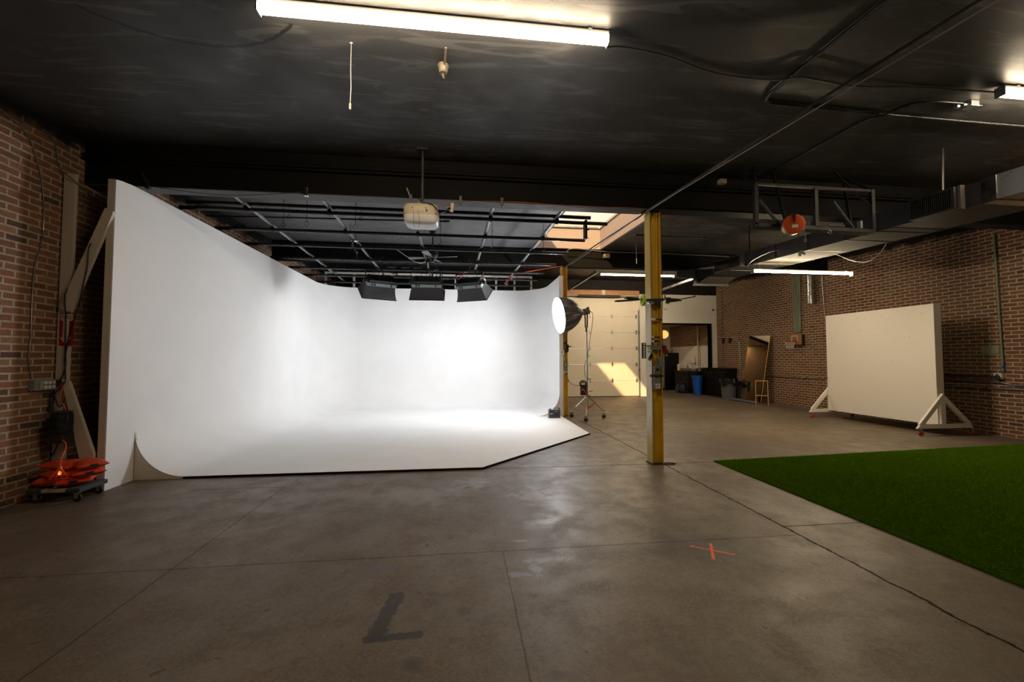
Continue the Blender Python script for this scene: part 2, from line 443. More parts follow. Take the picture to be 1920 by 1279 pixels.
def _ceiling():
    t = NT('black_ceiling'); x, y, z = t.xyz()
    c = t.mix(t.noise(1.2, 4), (.028,.0275,.027), (.044,.043,.042))
    sm = t.noise(1.6, 5, .6, vec=t.scale(t.pos(), .8, 2.6, 1), dist=1.3)
    c = t.mix(t.ss(sm, .52, .72, 0, .55), c, (.125,.122,.122))
    c = t.mix(t.ss(t.noise(1.1, 3, .5, vec=t.scale(t.pos(), .5, 3.5, 1), dist=2.2), .60, .63, 0, .25), c, (.18,.176,.176))
    # flaked arc of older black paint
    dx = t.M('SUBTRACT', x, -1.97); dy = t.M('SUBTRACT', y, 2.55)
    r = t.M('SQRT', t.M('ADD', t.M('MULTIPLY', dx, dx), t.M('MULTIPLY', dy, dy)))
    d = t.M('ABSOLUTE', t.M('ADD', t.M('SUBTRACT', r, .95), t.M('MULTIPLY', t.M('SUBTRACT', t.noise(12, 4, .7), .5), .06)))
    arc = t.M('MULTIPLY', t.ss(d, .008, .02, 1, 0), t.M('MULTIPLY', t.M('GREATER_THAN', dy, .62), t.ss(t.noise(2.3, 2), .40, .46)))
    c = t.mix(arc, c, (.004,.004,.004))
    bay = t.M('MULTIPLY', t.M('GREATER_THAN', y, 5.6), t.M('MULTIPLY', t.M('LESS_THAN', y, 10.45), t.M('LESS_THAN', x, 1.86)))  # bounce light from the cyclorama painted in as lighter grey over this bay
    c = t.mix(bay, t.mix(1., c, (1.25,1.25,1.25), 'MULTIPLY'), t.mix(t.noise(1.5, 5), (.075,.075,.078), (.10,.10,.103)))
    t.set(col=c, spec=.38, rough=t.ss(t.noise(2.5, 4), .3, .7, .42, .58))
    t.bump(t.noise(18, 5, .6), .12, .01)
    return t.m
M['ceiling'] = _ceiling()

def _cyc():
    t = NT('cyclorama_white')
    c = t.mix(t.ss(t.noise(1.5, 4), .4, .7), (.84,.84,.84), (.87,.87,.87))
    t.set(col=c, rough=.6, spec=.3); t.bump(t.noise(40, 3), .03, .004); return t.m
M['cyc'] = _cyc()

def _yellow():
    t = NT('yellow_column_paint')
    c = t.mix(t.ss(t.noise(3, 5), .3, .7), (.64,.38,.010), (.76,.46,.018))
    c = t.mix(t.ss(t.noise(7, 5, .7, vec=t.scale(t.pos(), 1, 1, .35)), .56, .68, 0, .65), c, (.14,.085,.02))
    t.set(col=c, rough=.5); t.bump(t.noise(30, 3), .1, .004); return t.m
M['yellow'] = _yellow()
def _colcream():
    t = NT('cream_column_paint'); x, y, z = t.xyz()
    c = t.mix(t.ss(t.noise(4, 5), .3, .7), (.66,.56,.37), (.72,.63,.44))
    n = t.M('MULTIPLY', t.M('SUBTRACT', t.noise(6, 4), .5), .3)
    zz = t.M('ADD', z, n)
    c = t.mix(t.M('MAXIMUM', t.ss(zz, .28, .50, 1, 0), t.ss(zz, 2.2, 2.5)), c, (.58,.43,.12))
    c = t.mix(t.ss(t.noise(22, 4, .7), .66, .72), c, (.22,.16,.08))
    t.set(col=c, rough=.5); return t.m
M['col_cream'] = _colcream()

def _turf():
    t = NT('turf_blades')
    n = t.noise(60, 2); n2 = t.noise(1.2, 3)
    c = t.mix(n, (.072,.158,.002), (.165,.320,.006))
    c = t.mix(t.ss(n2, .4, .7, 0, .4), c, (.095,.195,.003))
    t.set(col=c, rough=.85, spec=0.); return t.m
M['turf'] = _turf()
M['turf_back'] = simple('turf_backing', (.050,.085,.003), .95, var=.3, scale=40, spec=0.)

def _drywall_back():
    t = NT('back_wall_paint'); x, y, z = t.xyz()
    lim = t.M('ADD', 3.93, t.M('MULTIPLY', t.M('SUBTRACT', t.noise(4, 3), .5), .03))
    blk = t.M('MAXIMUM', t.M('GREATER_THAN', z, lim), t.M('LESS_THAN', x, 3.0))
    c = t.mix(blk, t.mix(t.noise(2, 3), (.68,.65,.60), (.74,.71,.66)), (.012,.011,.011))
    t.set(col=c, rough=.8, spec=.25); return t.m
M['back_wall'] = _drywall_back()

def _door():
    t = NT('garage_door_paint')
    c = t.mix(t.noise(3, 4), (.68,.61,.50), (.76,.69,.57))
    t.set(col=c, rough=.5, spec=.35); return t.m
M['door'] = _door()

def _glaze():
    t = NT('skylight_pane')
    tr = t.node('ShaderNodeBsdfTransparent'); tr.inputs[0].default_value = (.95,.92,.9,1)
    tl = t.node('ShaderNodeBsdfTranslucent'); t.put(tl.inputs[0], t.mix(t.noise(1.6, 4), (.82,.78,.74), (.92,.89,.86)))
    mx = t.node('ShaderNodeMixShader'); mx.inputs[0].default_value = .22
    t.l.new(tr.outputs[0], mx.inputs[1]); t.l.new(tl.outputs[0], mx.inputs[2]); t.l.new(mx.outputs[0], t.out.inputs[0])
    return t.m
M['glaze'] = _glaze()
M['well'] = simple('skylight_well_paint', (.40,.34,.31), .8, var=.05)
M['duct_dark'] = simple('duct_black_paint', (.016,.016,.019), .45, .3, var=.15)
def _ductbot():
    t = NT('duct_raw_steel')
    c = t.mix(t.noise(2.5, 5, .6, vec=t.scale(t.pos(), 3, .7, 1)), (.046,.040,.032), (.078,.068,.054))
    t.set(col=c, rough=.8, metal=0., spec=.15); return t.m
M['duct_bottom'] = _ductbot()

# ================================================================== the setting
def cz(y): return 3.90 + .045*(y - 2.95)
XL, XR, YB, YF = -4.42, 10.0, 15.5, -4.0
struct('floor', MB().box(XL-.3, YF-.3, -.2, XR+.3, 19.6, 0), M['floor'], 'worn brown grey concrete floor with cracks and stains')
# ceiling: sloped slab with the skylight hole
HX0, HX1, HY0, HY1 = 1.85, 3.50, 5.75, 10.29
cb = MB()
def slab(x0, y0, x1, y1):
    cb.hexa([(x0,y0,cz(y0)),(x1,y0,cz(y0)),(x1,y1,cz(y1)),(x0,y1,cz(y1))],
            [(x0,y0,cz(y0)+.3),(x1,y0,cz(y0)+.3),(x1,y1,cz(y1)+.3),(x0,y1,cz(y1)+.3)])
g = .045
slab(XL-.3, YF-.3, HX0-g, YB+.3); slab(HX1+g, YF-.3, XR+.3, YB+.3); slab(HX0-g, YF-.3, HX1+g, HY0-g); slab(HX0-g, HY1+g, HX1+g, YB+.3)
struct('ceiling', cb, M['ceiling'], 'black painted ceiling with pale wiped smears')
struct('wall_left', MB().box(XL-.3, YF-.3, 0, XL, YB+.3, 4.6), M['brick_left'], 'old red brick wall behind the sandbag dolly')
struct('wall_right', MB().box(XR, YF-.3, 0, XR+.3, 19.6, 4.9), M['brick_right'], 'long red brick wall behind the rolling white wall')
struct('wall_front', MB().box(XL-.3, YF-.3, 0, XR+.3, YF, 4.6), M['drywall'])
DX0, DX1, DZ = 3.10, 6.80, 3.70      # garage door opening
OX0, OX1, OZ = 7.30, 9.71, 2.76      # kitchen opening
wb = MB()
wb.box(XL, YB, 0, DX0, YB+.15, 4.8); wb.box(DX0, YB, DZ, DX1, YB+.15, 4.8); wb.box(DX1, YB, 0, OX0, YB+.15, 4.8)
wb.box(OX0, YB, OZ, OX1, YB+.15, 4.8); wb.box(OX1, YB, 0, XR, YB+.15, 4.8)
struct('wall_back', wb, M['back_wall'], 'off white back wall with a black painted top band')
# kitchen alcove
struct('wall_kitchen_back', MB().box(OX0-.4, 19.25, 0, XR+.3, 19.45, 3.2), M['drywall'])
struct('wall_kitchen_left', MB().box(OX0-.5, YB+.15, 0, OX0-.3, 19.4, 3.2), M['ply'])
struct('ceiling_kitchen', MB().box(OX0-.5, YB+.15, 2.95, XR, 19.4, 3.1), M['drywall'])
struct('trim_3', MB().box(XR-.02, YB+.16, 1.0, XR, 19.24, 1.98), M['drywall'], 'painted white lower part of the brick in the kitchen alcove')
fr = MB(); fr.box(OX0-.05, YB-.03, OZ, OX1+.05, YB+.17, OZ+.06); fr.box(OX1, YB-.03, 0, OX1+.055, YB+.17, OZ); fr.box(OX0-.05, YB-.03, 0, OX0, YB+.17, OZ)
struct('trim_1', fr, M['black_paint'], 'black frame around the kitchen opening')
struct('trim_4', MB().box(2.6, YB-.05, 3.865, 5.36, YB-.005, 4.05).box(5.37, YB-.05, 3.865, 6.80, YB-.005, 4.05), M['wood'], 'bare timber header boards over the garage door')
struct('trim_5', MB().box(5.30, YB-.07, 3.86, 5.44, YB-.051, 4.05), M['cream_paint'])
# beams
bm = MB(); bm.box(XL, 5.45, 3.51, XR, 5.67, 4.10)
struct('beam', bm, M['black_paint'], 'black ceiling beam crossing the room above the near yellow column')
bm = MB(); bm.box(XL, 10.38, 3.78, XR, 10.60, 4.32)
struct('beam', bm, M['black_paint'], 'black ceiling beam crossing the room above the far yellow column')
struct('trim_6', MB().box(XL, 5.452, 3.500, 2.5, 5.668, 3.5095), M['beam_lit_under'], 'grey strip added under the near ceiling beam, coloured as its lit underside')  # added strip, its grey stands in for light on the beam's underside
# corrugated deck under the rear bay
dk = MB(); rows = []
xs = np.linspace(2.6, 9.98, 150)
for yy in (10.62, YB-.01):
    rows.append([(float(xx), yy, cz(yy) - .012 - (.022 if k % 2 else 0)) for k, xx in enumerate(xs)])
struct('ceiling_deck', dk.grid(rows), M['black_metal'], 'black corrugated metal deck above the garage door bay')
# skylight
sw = MB(); T = .05
def well(x0, y0, x1, y1):
    sw.hexa([(x0,y0,cz(y0)-.004),(x1,y0,cz(y0)-.004),(x1,y1,cz(y1)-.004),(x0,y1,cz(y1)-.004)],
            [(x0,y0,cz(y0)+.62),(x1,y0,cz(y0)+.62),(x1,y1,cz(y1)+.62),(x0,y1,cz(y1)+.62)])
well(HX0-T, HY0-T, HX0, HY1+T); well(HX1, HY0-T, HX1+T, HY1+T); well(HX0, HY0-T, HX1, HY0); well(HX0, HY1, HX1, HY1+T)
win = struct('window_1', sw, M['well'], 'skylight in the black ceiling between the two yellow columns')
def sl(x0, y0, x1, y1, d0, d1):
    return [(x0,y0,cz(y0)+d0),(x1,y0,cz(y0)+d0),(x1,y1,cz(y1)+d0),(x0,y1,cz(y1)+d0)], [(x0,y0,cz(y0)+d1),(x1,y0,cz(y0)+d1),(x1,y1,cz(y1)+d1),(x0,y1,cz(y1)+d1)]
struct('window_pane', MB().hexa(*sl(HX0, HY0, HX1, HY1, .560, .564)), M['glaze'], None, None, win)
wf = MB()
for a in (sl(HX0, HY1-.05, HX1, HY1, .52, .559), sl(HX0, HY0, HX0+.03, HY1-.05, .52, .559), sl(HX1-.03, HY0, HX1, HY1-.05, .52, .559)): wf.hexa(*a)
struct('window_frame', wf, M['galv'], None, None, win)

# ------------------------------------------------------------------ garage door
dp = MB()
d = struct('door_1', MB().box(DX0, YB+.02, 0.02, DX1, YB+.07, .606), M['door'], 'cream sectional garage door with a sunlit patch')
for k in range(1, 6):
    zt = .61*(k+1) - .004 if k < 5 else DZ
    struct('door_section', MB().box(DX0, YB+.02, .61*k+.002, DX1, YB+.07, zt), M['door'], None, None, d)
ws = MB().box(DX0, YB+.012, 0, DX1, YB+.07, .02); struct('weather_strip', ws, M['rubber'], None, None, d)
for k in range(1, 6):
    for hx in (3.98, 4.85, 5.72, 6.69):
        h = MB(); z = .61*k
        h.box(hx-.03, YB+.006, z-.075, hx+.03, YB+.02, z-.02).box(hx-.03, YB+.006, z+.02, hx+.03, YB+.02, z+.075)
        h.box(hx-.013, YB-.004, z-.05, hx+.013, YB+.012, z+.05); h.cyl((hx-.05, YB+.004, z), (hx+.05, YB+.004, z), .010, 8)
        struct('door_hinge', h, M['galv'], None, None, d)
struct('door_track', MB().box(DX1-.045, YB-.06, .02, DX1-.012, YB-.0, 3.3).box(DX1-.012, YB-.06, .02, DX1-.006, YB-.035, 3.3), M['galv'], None, None, d)
for (x, z, y0, y1) in ((4.0, 4.02, 12.0, 15.35), (6.92, 3.84, 11.35, 15.35)):
    g = MB().box(x-.03, y0, z-.03, x-.022, y1, z+.03).box(x-.022, y0, z-.03, x+.03, y1, z-.024).box(x+.026, y0, z-.03, x+.032, y1, z+.015)
    struct('overhead_track', g, M['galv'], None, None, d)
    struct('track_hanger', MB().bar((x, y0+.35, z), (x, y0+.35, cz(y0+.35)-.04), .035, .006, (0,1,0)), M['galv'], None, None, d)
struct('spring_shaft', MB().cyl((3.2, YB-.14, 3.80), (6.75, YB-.14, 3.80), .016, 10).cyl((4.4, YB-.14, 3.80), (6.0, YB-.14, 3.80), .04, 12), M['steel_dark'], None, 40, d)

# ================================================================== cyclorama
cyc = thing('cyclorama', 'large white curved studio cyclorama with side wall and coved floor', 'backdrop', (-.8, 9, 0))
path = []
CX0, CX1, CYB, CR, CT, FZ, RC = -3.87, 2.42, 12.6, .9, 3.50, .028, .57
for y in np.linspace(5.58, CYB-CR, 14): path.append((CX0, y, 1, 0))
for k in range(1, 12):
    a = PI - k*(PI/2)/11.5; path.append((CX0+CR+CR*math.cos(a), CYB-CR+CR*math.sin(a), -math.cos(a), -math.sin(a)))
for x in np.linspace(CX0+CR, CX1-CR, 12): path.append((x, CYB, 0, -1))
for k in range(1, 12):
    a = PI/2 - k*(PI/2)/11.5; path.append((CX1-CR+CR*math.cos(a), CYB-CR+CR*math.sin(a), -math.cos(a), -math.sin(a)))
for y in np.linspace(CYB-CR, 10.27, 6): path.append((CX1, y, -1, 0))
prof = [(0, CT), (0, 2.6), (0, 1.6), (0, FZ+RC)] + [(RC*(1-math.cos(t)), FZ+RC*(1-math.sin(t))) for t in np.linspace(0, PI/2, 15)[1:]]
rows = [[(x+nx*o, y+ny*o, z) for (x, y, nx, ny) in path] for (o, z) in prof]
cm = MB().grid(rows); n = len(path); base = (len(prof)-1)*n
loop = list(range(base, base+n)); b0 = len(cm.v)
cm.v += [(2.46, 10.27, FZ), (2.43, 7.85, FZ), (.285, 5.58, FZ)]
cm.f.append(tuple(loop + [b0, b0+1, b0+2]))
build('curved_backdrop', cm, M['cyc'], cyc, None, 50)
fw_ = MB().add([(CX0,5.17,0),(CX0,5.58,0),(CX0,5.58,CT),(CX0,5.40,CT-.005),(CX0,5.25,CT-.02),(CX0,5.17,CT-.035)], [(0,1,2,3,4,5)])
fw_.add([(CX0-.014,5.17,0),(CX0,5.17,0),(CX0,5.17,CT-.035),(CX0-.014,5.17,CT-.035)], [(0,1,2,3)])
build('flat_side_panel', fw_, M['cyc'], cyc)
ep = [(CX0+.001, 5.585, 0), (CX0+.001, 5.585, FZ+RC-.03)] + [(CX0+.001+RC*(1-math.cos(t)), 5.585, FZ+RC*(1-math.sin(t))-.005) for t in np.linspace(.12, PI/2, 14)] + [(CX0+RC, 5.585, 0)]
build('cove_end_panel', MB().prism(ep[::-1], (0,.018,0)), M['cream_paint'], cyc, 'beige plywood end of the left cove')
ep = [(CX1, 10.26, 0), (CX1, 10.26, FZ+RC+.02)] + [(CX1-RC*(1-math.cos(t)), 10.26, FZ+RC*(1-math.sin(t))-.004) for t in np.linspace(.02, PI/2, 14)] + [(CX1-RC, 10.26, 0)]
build('cove_end_panel', MB().prism(ep, (0,.018,0)), M['cream_paint'], cyc, 'beige plywood end of the right cove')
ed = MB()
for a, b in (((CX0+RC-.02,5.577,.012),(.285,5.577,.012)), ((.285,5.577,.012),(2.435,7.85,.012)), ((2.437,7.85,.012),(2.468,10.27,.012))): ed.bar(a, b, .012, .024)
build('floor_edge_strip', ed, M['black_paint'], cyc)
build('edge_stud', MB().box(-3.955,5.17,0,-3.886,5.26,3.47), M['cream_paint'], cyc, None, None, .003)
build('back_stud', MB().box(CX1+.002,10.26,0,CX1+.10,10.34,3.52), M['white_paint'], cyc, None, None, .003)
# outer plywood skin
op = []
for (x, y, nx, ny) in path: op.append((x-nx*.10, y-ny*.10))
op[0] = (op[0][0], 5.27); op[-1] = (op[-1][0]-.02, 10.345)
sk = MB().grid([[(x, y, 3.49) for x, y in op], [(x, y, 0) for x, y in op]])
sk.grid([[(x, y, 3.495) for x, y in op], [(p[0], p[1], 3.495) for p in path]])
build('plywood_skin', sk, M['ply'], cyc)
# white framing standing up behind the rear edge
tf = MB(); ZR = 3.97; YR = 12.80
tf.box(-3.98, YR, ZR-.035, 2.17, YR+.04, ZR+.02)
for x in (-3.95, -3.15, -2.60, -2.05, -1.42, -.82, -.18, .45, 1.05, 1.62, 2.14): tf.box(x-.03, YR+.002, 2.6, x+.03, YR+.038, ZR-.035)
build('rear_frame', tf, M['white_paint'], cyc)
tf = MB()
tf.box(-4.10, 9.6, 3.50, -4.04, 12.4, 3.56)
for y in (9.65, 10.3, 11.0, 11.7, 12.35): tf.box(-4.10, y-.025, 3.0, -4.06, y+.025, 3.5)
build('side_frame', tf, M['white_paint'], cyc)
build('timber_brace', MB().prism([(-4.355,5.13,2.005),(-4.245,5.13,1.955),(-3.870,5.13,3.045),(-3.862,5.13,3.089),(-3.945,5.13,3.125)], (0,.038,0)), M['cream_paint'], cyc, 'upper slanting beige timber brace')
build('timber_brace', MB().prism([(-4.300,5.13,1.222),(-4.234,5.13,1.202),(-3.965,5.13,.42),(-3.965,5.13,.24),(-4.07,5.13,.24)][::-1], (0,.038,0)), M['cream_paint'], cyc, 'lower slanting beige timber brace')
one('timber_post', MB().box(-4.400,5.172,0,-4.285,5.212,3.51), M['cream_paint'], 'beige timber post fixed upright against the left brick wall', 'post', bevel=.003)

# ================================================================== steel columns
def hcol(x0, y0, x1, y1, zt, label, web=.012):
    r = thing('steel_column', label, 'column', ((x0+x1)/2, (y0+y1)/2, 0))
    build('painted_flange', MB().box(x0, y0, 0, x0+.012, y1, zt), M['col_cream'], r, 'cream painted flange', None, .002)
    build('flange', MB().box(x1-.012, y0, 0, x1, y1, zt), M['yellow'], r, None, None, .002)
    ym = y0 + .055
    build('web', MB().box(x0+.012, ym-web/2, 0, x1-.012, ym+web/2, zt), M['yellow'], r)
    build('base_plate', MB().box(x0-.015, y0-.01, 0, x1+.015, y1+.015, .012), M['dark_brown_metal'], r)
    return r
c2 = hcol(2.605, 5.55, 2.765, 5.72, 3.51, 'near yellow steel column with cream side standing beside the turf')
c1 = hcol(2.515, 10.39, 2.665, 10.54, 3.78, 'far yellow steel column behind the round softbox')
build('pipe', MB().tube([(2.645,5.585,1.35),(2.645,5.585,3.2),(2.66,5.585,3.42),(2.70,5.585,3.509)], .011, 10), M['yellow'], c2, 'yellow painted conduit', 60)
build('pipe', MB().tube([(2.725,5.585,1.36),(2.725,5.585,3.505)], .009, 10), M['yellow'], c2, 'yellow painted conduit', 60)
one('conduit', MB().tube([(2.778,5.565,1.35),(2.775,5.565,2.0),(2.785,5.56,2.35),(2.778,5.565,2.9),(2.775,5.565,3.505)], .007, 8), M['dark_brown_metal'], 'thin dark conduit up the right edge of the near yellow column', 'conduit', smooth=60)

# ================================================================== rolling wall
rw = thing('rolling_wall', 'tall white rolling flat wall on red castors in front of the right brick wall', 'partition', (9.02, 8.2, 0))
build('panel', MB().box(8.953, 7.0, .185, 8.965, 9.40, 2.50), M['white_paint'], rw)
fr = MB().box(8.966,7.0,.185,9.10,7.04,2.50).box(8.966,9.36,.185,9.10,9.40,2.50).box(8.966,7.04,.185,9.10,9.36,.225).box(8.966,7.04,2.46,9.10,9.36,2.50)
for y in (7.6,8.2,8.8): fr.box(8.966,y-.02,.225,9.10,y+.02,2.46)
build('stud_frame', fr, M['white_paint'], rw)
build('back_panel', MB().box(9.101,7.0,.185,9.112,9.40,2.50), M['white_paint'], rw)
nl = MB()
for y, z in ((9.22,2.37),(8.95,2.37),(8.55,2.36),(8.38,2.36),(8.02,2.36),(7.73,2.36),(7.45,2.34),(7.2,2.33),(9.12,2.1),(8.5,2.08),(7.45,1.88),(8.1,1.95),(8.95,1.98),(7.8,1.4)):
    nl.cyl((8.9535,y,z),(8.940,y,z-.004),.0035,6)
build('nail', nl, M['steel_dark'], rw)
for (yy, s) in ((6.955, -1), (9.403, 1)):
    y0, y1 = (yy, yy+.042)
    ft = MB()
    ft.prism([(8.455,y0,.135),(9.68,y0,.135),(9.60,y0,.215),(8.53,y0,.215)], (0, y1-y0, 0))
    build('foot_rail', ft, M['white_paint'], rw, None, None, .003)
    for sx in (-1, 1):
        xo, xt = (8.50, 9.00) if sx < 0 else (9.63, 9.06)
        w = .09*sx
        a = MB().prism([(xo, y0-.002, .216), (xo - w*1.25, y0-.002, .216), (9.03, y0-.002, .655), (9.03, y0-.002, .785)][::sx], (0, y1-y0+.004, 0))
        build('foot_brace', a, M['white_paint'], rw, None, None, .003)
    build('foot_post', MB().box(8.985, y0, .216, 9.075, y1, .66), M['white_paint'], rw)
    for x in (8.52, 9.60):
        c = build('caster', MB().box(x-.035, y0-.02, .127, x+.035, y1+.02, .134).prism([(x-.02,y0-.006,.126),(x+.02,y0-.006,.126),(x+.035,y0-.006,.05),(x+.012,y0-.006,.05)], (0,.005,0)).prism([(x-.02,y1+.001,.126),(x+.02,y1+.001,.126),(x+.035,y1+.001,.05),(x+.012,y1+.001,.05)], (0,.005,0)).box(x+.02,y0,.085,x+.085,y1,.092), M['galv'], rw)
        wh = MB().lathe((x+.022, y0+.004, .05), (0,1,0), [(.022,0),(.044,0),(.05,.006),(.05,.028),(.044,.034),(.022,.034)], 20)
        build('wheel', wh, M['wheel_red'], c, None, 40)

# ================================================================== turf
TX0, TY1a, TY1b = 3.53, 5.60, 6.07
def ty(x): return TY1a + (x-TX0)*(TY1b-TY1a)/5.9
tb = MB()
xs = np.linspace(TX0, 9.93, 40)
tb.grid([[(float(x), ty(x), .012) for x in xs], [(float(x), -2.0, .012) for x in xs]])
tb.grid([[(float(x), ty(x), .0) for x in xs], [(float(x), ty(x), .012) for x in xs]])
tb.add([(TX0,-2,0),(TX0,TY1a,0),(TX0,TY1a,.012),(TX0,-2,.012)], [(0,1,2,3)])
turf = build('turf', tb, M['turf_back'])
tag(turf, 'green artificial turf laid over the right foreground floor', 'artificial grass', kind='stuff')
def blades(N, x0, x1, y0):
    x = rng.uniform(x0, x1, N); y = y0 + rng.random(N)*(ty(x) - y0 + .004)
    keep = y > .42*x - .1 if y0 > 0 else y > -9
    x, y = x[keep], y[keep]; N = len(x)
    h = rng.uniform(.010, .019, N); w = rng.uniform(.0013, .0024, N)
    a = rng.uniform(0, 2*PI, N); ln = rng.normal(0, .008, (N, 2)); ln[:,0] -= .002; ln[:,1] -= .004
    v = np.empty((N, 3, 3)); cx, sx = np.cos(a)*w, np.sin(a)*w
    v[:,0] = np.stack([x-cx, y-sx, np.full(N,.011)], 1); v[:,1] = np.stack([x+cx, y+sx, np.full(N,.011)], 1)
    v[:,2] = np.stack([x+ln[:,0], y+ln[:,1], .011+h], 1)
    return v.reshape(-1, 3)
V = np.concatenate([blades(700000, TX0-.004, 9.9, 1.0), blades(2500, TX0-.006, TX0+.01, -1.5)])
me = bpy.data.meshes.new('turf_blades'); nv = len(V); nf = nv//3
me.vertices.add(nv); me.vertices.foreach_set('co', V.astype(np.float32).ravel())
me.loops.add(nv); me.loops.foreach_set('vertex_index', np.arange(nv, dtype=np.int32))
me.polygons.add(nf); me.polygons.foreach_set('loop_start', np.arange(0, nv, 3, dtype=np.int32))
me.update(); me.validate()
me.materials.append(M['turf'])
bo = bpy.data.objects.new('turf_blades', me); COL.objects.link(bo); bo.parent = turf; bo['kind'] = 'stuff'

# ================================================================== floor marks
tm = MB()
def strip(a, b, w, z):
    a, b = Vector((*a, z)), Vector((*b, z)); d = (b-a).normalized(); n = Vector((-d.y, d.x, 0))*w/2
    pts = []; K = 9
    L = [a.lerp(b, k/K) for k in range(K+1)]
    e1 = [p + n*(1+rng.uniform(-.25,.25)) for p in L]; e2 = [p - n*(1+rng.uniform(-.25,.25)) for p in L]
    tm.grid([e1, e2])
strip((1.765,3.135), (2.015,2.955), .014, .0012); strip((1.945,3.155), (1.815,2.905), .020, .0018)
tm2 = one('tape_mark', tm, M['tape_red'], 'orange tape cross stuck on the concrete floor', 'floor tape')

# ================================================================== tube lights
def tube_light(p, q, label, hang=0, glow='tube'):
    """p, q: ends of the glowing lens at its lowest line; housing above"""
    p, q = Vector(p), Vector(q); d = (q-p).normalized(); side = d.cross(Vector((0,0,1))).normalized(); L = (q-p).length
    r = thing('tube_light', label, 'ceiling light', (p+q)/2, 'long strip tube lights')
    up = side.cross(d)
    def P(t, s, u): return p + d*t + side*s + up*u
    lens = MB(); k_ = .62 if hang else 1.
    pr = [(a*k_, .06-(.06-b)*k_) for a, b in [(-.034,.06),(-.036,.035),(-.026,.010),(-.010,0),(.010,0),(.026,.010),(.036,.035),(.034,.06)]]
    lens.grid([[P(t, s, u) for s, u in pr] for t in (0, L)])
    for t in (0, L): lens.add([P(t, s, u) for s, u in pr], [tuple(range(len(pr)))])
    build('diffuser', lens, M[glow], r)
    hs = MB(); a, b = P(0, 0, .074), P(L, 0, .074)
    hs.bar(a, b, .060*k_, .026, up); build('housing', hs, M['white_plastic'], r)
    for t in (-.012, L): 
        build('end_cap', MB().bar(P(t,0,.043), P(t+.012,0,.043), .074, .09, up), M['grey_box'], r)
    for t in (.14, L-.14):
        c = MB(); c.bar(P(t-.015,0,.090), P(t+.015,0,.090), .078, .006, up)
        if hang:
            c.cyl(P(t,0,.09), P(t,0,.09+hang), .003, 6)
        build('hanger' if hang else 'clip', c, M['galv'], r)
    return r
tube_light((-1.376,2.955,3.795), (1.075,2.955,3.795), 'nearest long tube light glowing on the black ceiling')
tube_light((4.80,3.14,3.80), (7.25,3.14,3.80), 'tube light cut off by the upper right edge of the photo')
tube_light((5.50,7.35,3.065), (7.585,7.35,3.065), 'tube light hanging low under the air duct by the brick wall', .13, 'tube_rear')
tube_light((4.36,12.8,4.06), (6.80,12.8,4.06), 'tube light glowing behind the near yellow column under the ribbed deck', .13, 'tube_rear')

# ================================================================== pipe grid
grid = thing('pipe_grid', 'black pipe lighting grid hung over the white cyclorama', 'lighting grid', (-.8, 9, 3.6))
rows_y = [(6.50,-4.03,2.33),(7.47,-4.08,2.25),(8.44,-4.08,2.19),(9.53,-4.08,2.18),(10.52,-4.10,2.10),(11.45,-4.10,2.08),(12.42,-4.08,2.06)]
ZL, ZD = 3.622, 3.692
for k, (y, x0, x1) in enumerate(rows_y):
    build('cross_pipe', MB().cyl((x0,y,ZL), (x1,y,ZL), .030, 14), M['black_metal'], grid, None, 40)
build('cross_pipe', MB().cyl((-4.0,6.60,3.74), (2.08,6.58,3.74), .030, 12), M['black_metal'], grid, None, 40)
dps = [((-3.10,5.70),(-3.38,12.7)), ((-1.945,5.72),(-2.10,12.6)), ((-.735,5.72),(-.84,11.5)), ((.465,5.72),(.33,10.9)), ((1.525,5.72),(1.29,12.7))]
for (a, b) in dps:
    build('long_pipe', MB().cyl((*a,ZD), (*b,ZD), .027, 14), M['grey_pipe'], grid, None, 40)
    for (y, x0, x1) in rows_y:
        if y > b[1]: continue
        t = (y-a[1])/(b[1]-a[1]); x = a[0]+t*(b[0]-a[0])
        c = MB().lathe((x-.03,y,ZL), (1,0,0), [(.038,0),(.038,.06)], 12).bar((x,y-.045,ZL+.035), (x,y+.045,ZL+.035), .05, .014).cyl((x+.02,y-.04,ZL-.035),(x+.02,y-.04,ZL+.07),.006,6)
        build('clamp', c, M['black_metal'], grid)
for (x, y) in ((-2.5,7.1),(-.4,8.0),(-2.2,8.6),(.6,8.3),(1.62,8.2),(-2.9,7.2),(-1.75,7.15),(-3.1,10.9),(1.45,10.9),(-2.2,11.0)):
    build('hanger_rod', MB().cyl((x,y,3.66), (x,y,cz(y)-.002), .005, 6).tube([(x+.034*math.cos(t),y,3.628+.034*math.sin(t)) for t in np.linspace(0,2*PI,17)[:-1]], .004, 6, True), M['black_metal'], grid)
# sprinkler pipe under the ceiling
sp = thing('sprinkler_pipe', 'thin black sprinkler pipe running above the projector', 'pipe', (-2.2, 7.3, 3.9))
build('pipe', MB().cyl((-4.3,7.6,3.86), (-.33,7.42,3.86), .016, 10), M['black_metal'], sp, None, 40)
build('sprinkler_head', MB().cyl((-.33,7.42,3.86), (-.22,7.42,3.87), .022, 8).bar((-.24,7.42,3.86),(-.20,7.42,3.93),.02,.02,(0,1,0)).cyl((-.22,7.36,3.88),(-.22,7.48,3.88),.012,6), M['black_metal'], sp)
for x, y in ((-2.95,7.54),(-1.75,7.485)):
    build('ring_hanger', MB().tube([(x+.03*math.cos(t),y,3.868+.035*math.sin(t)) for t in np.linspace(0,2*PI,13)[:-1]], .004, 6, True).cyl((x,y,3.90),(x,y,cz(y)-.002),.004,6), M['black_metal'], sp)

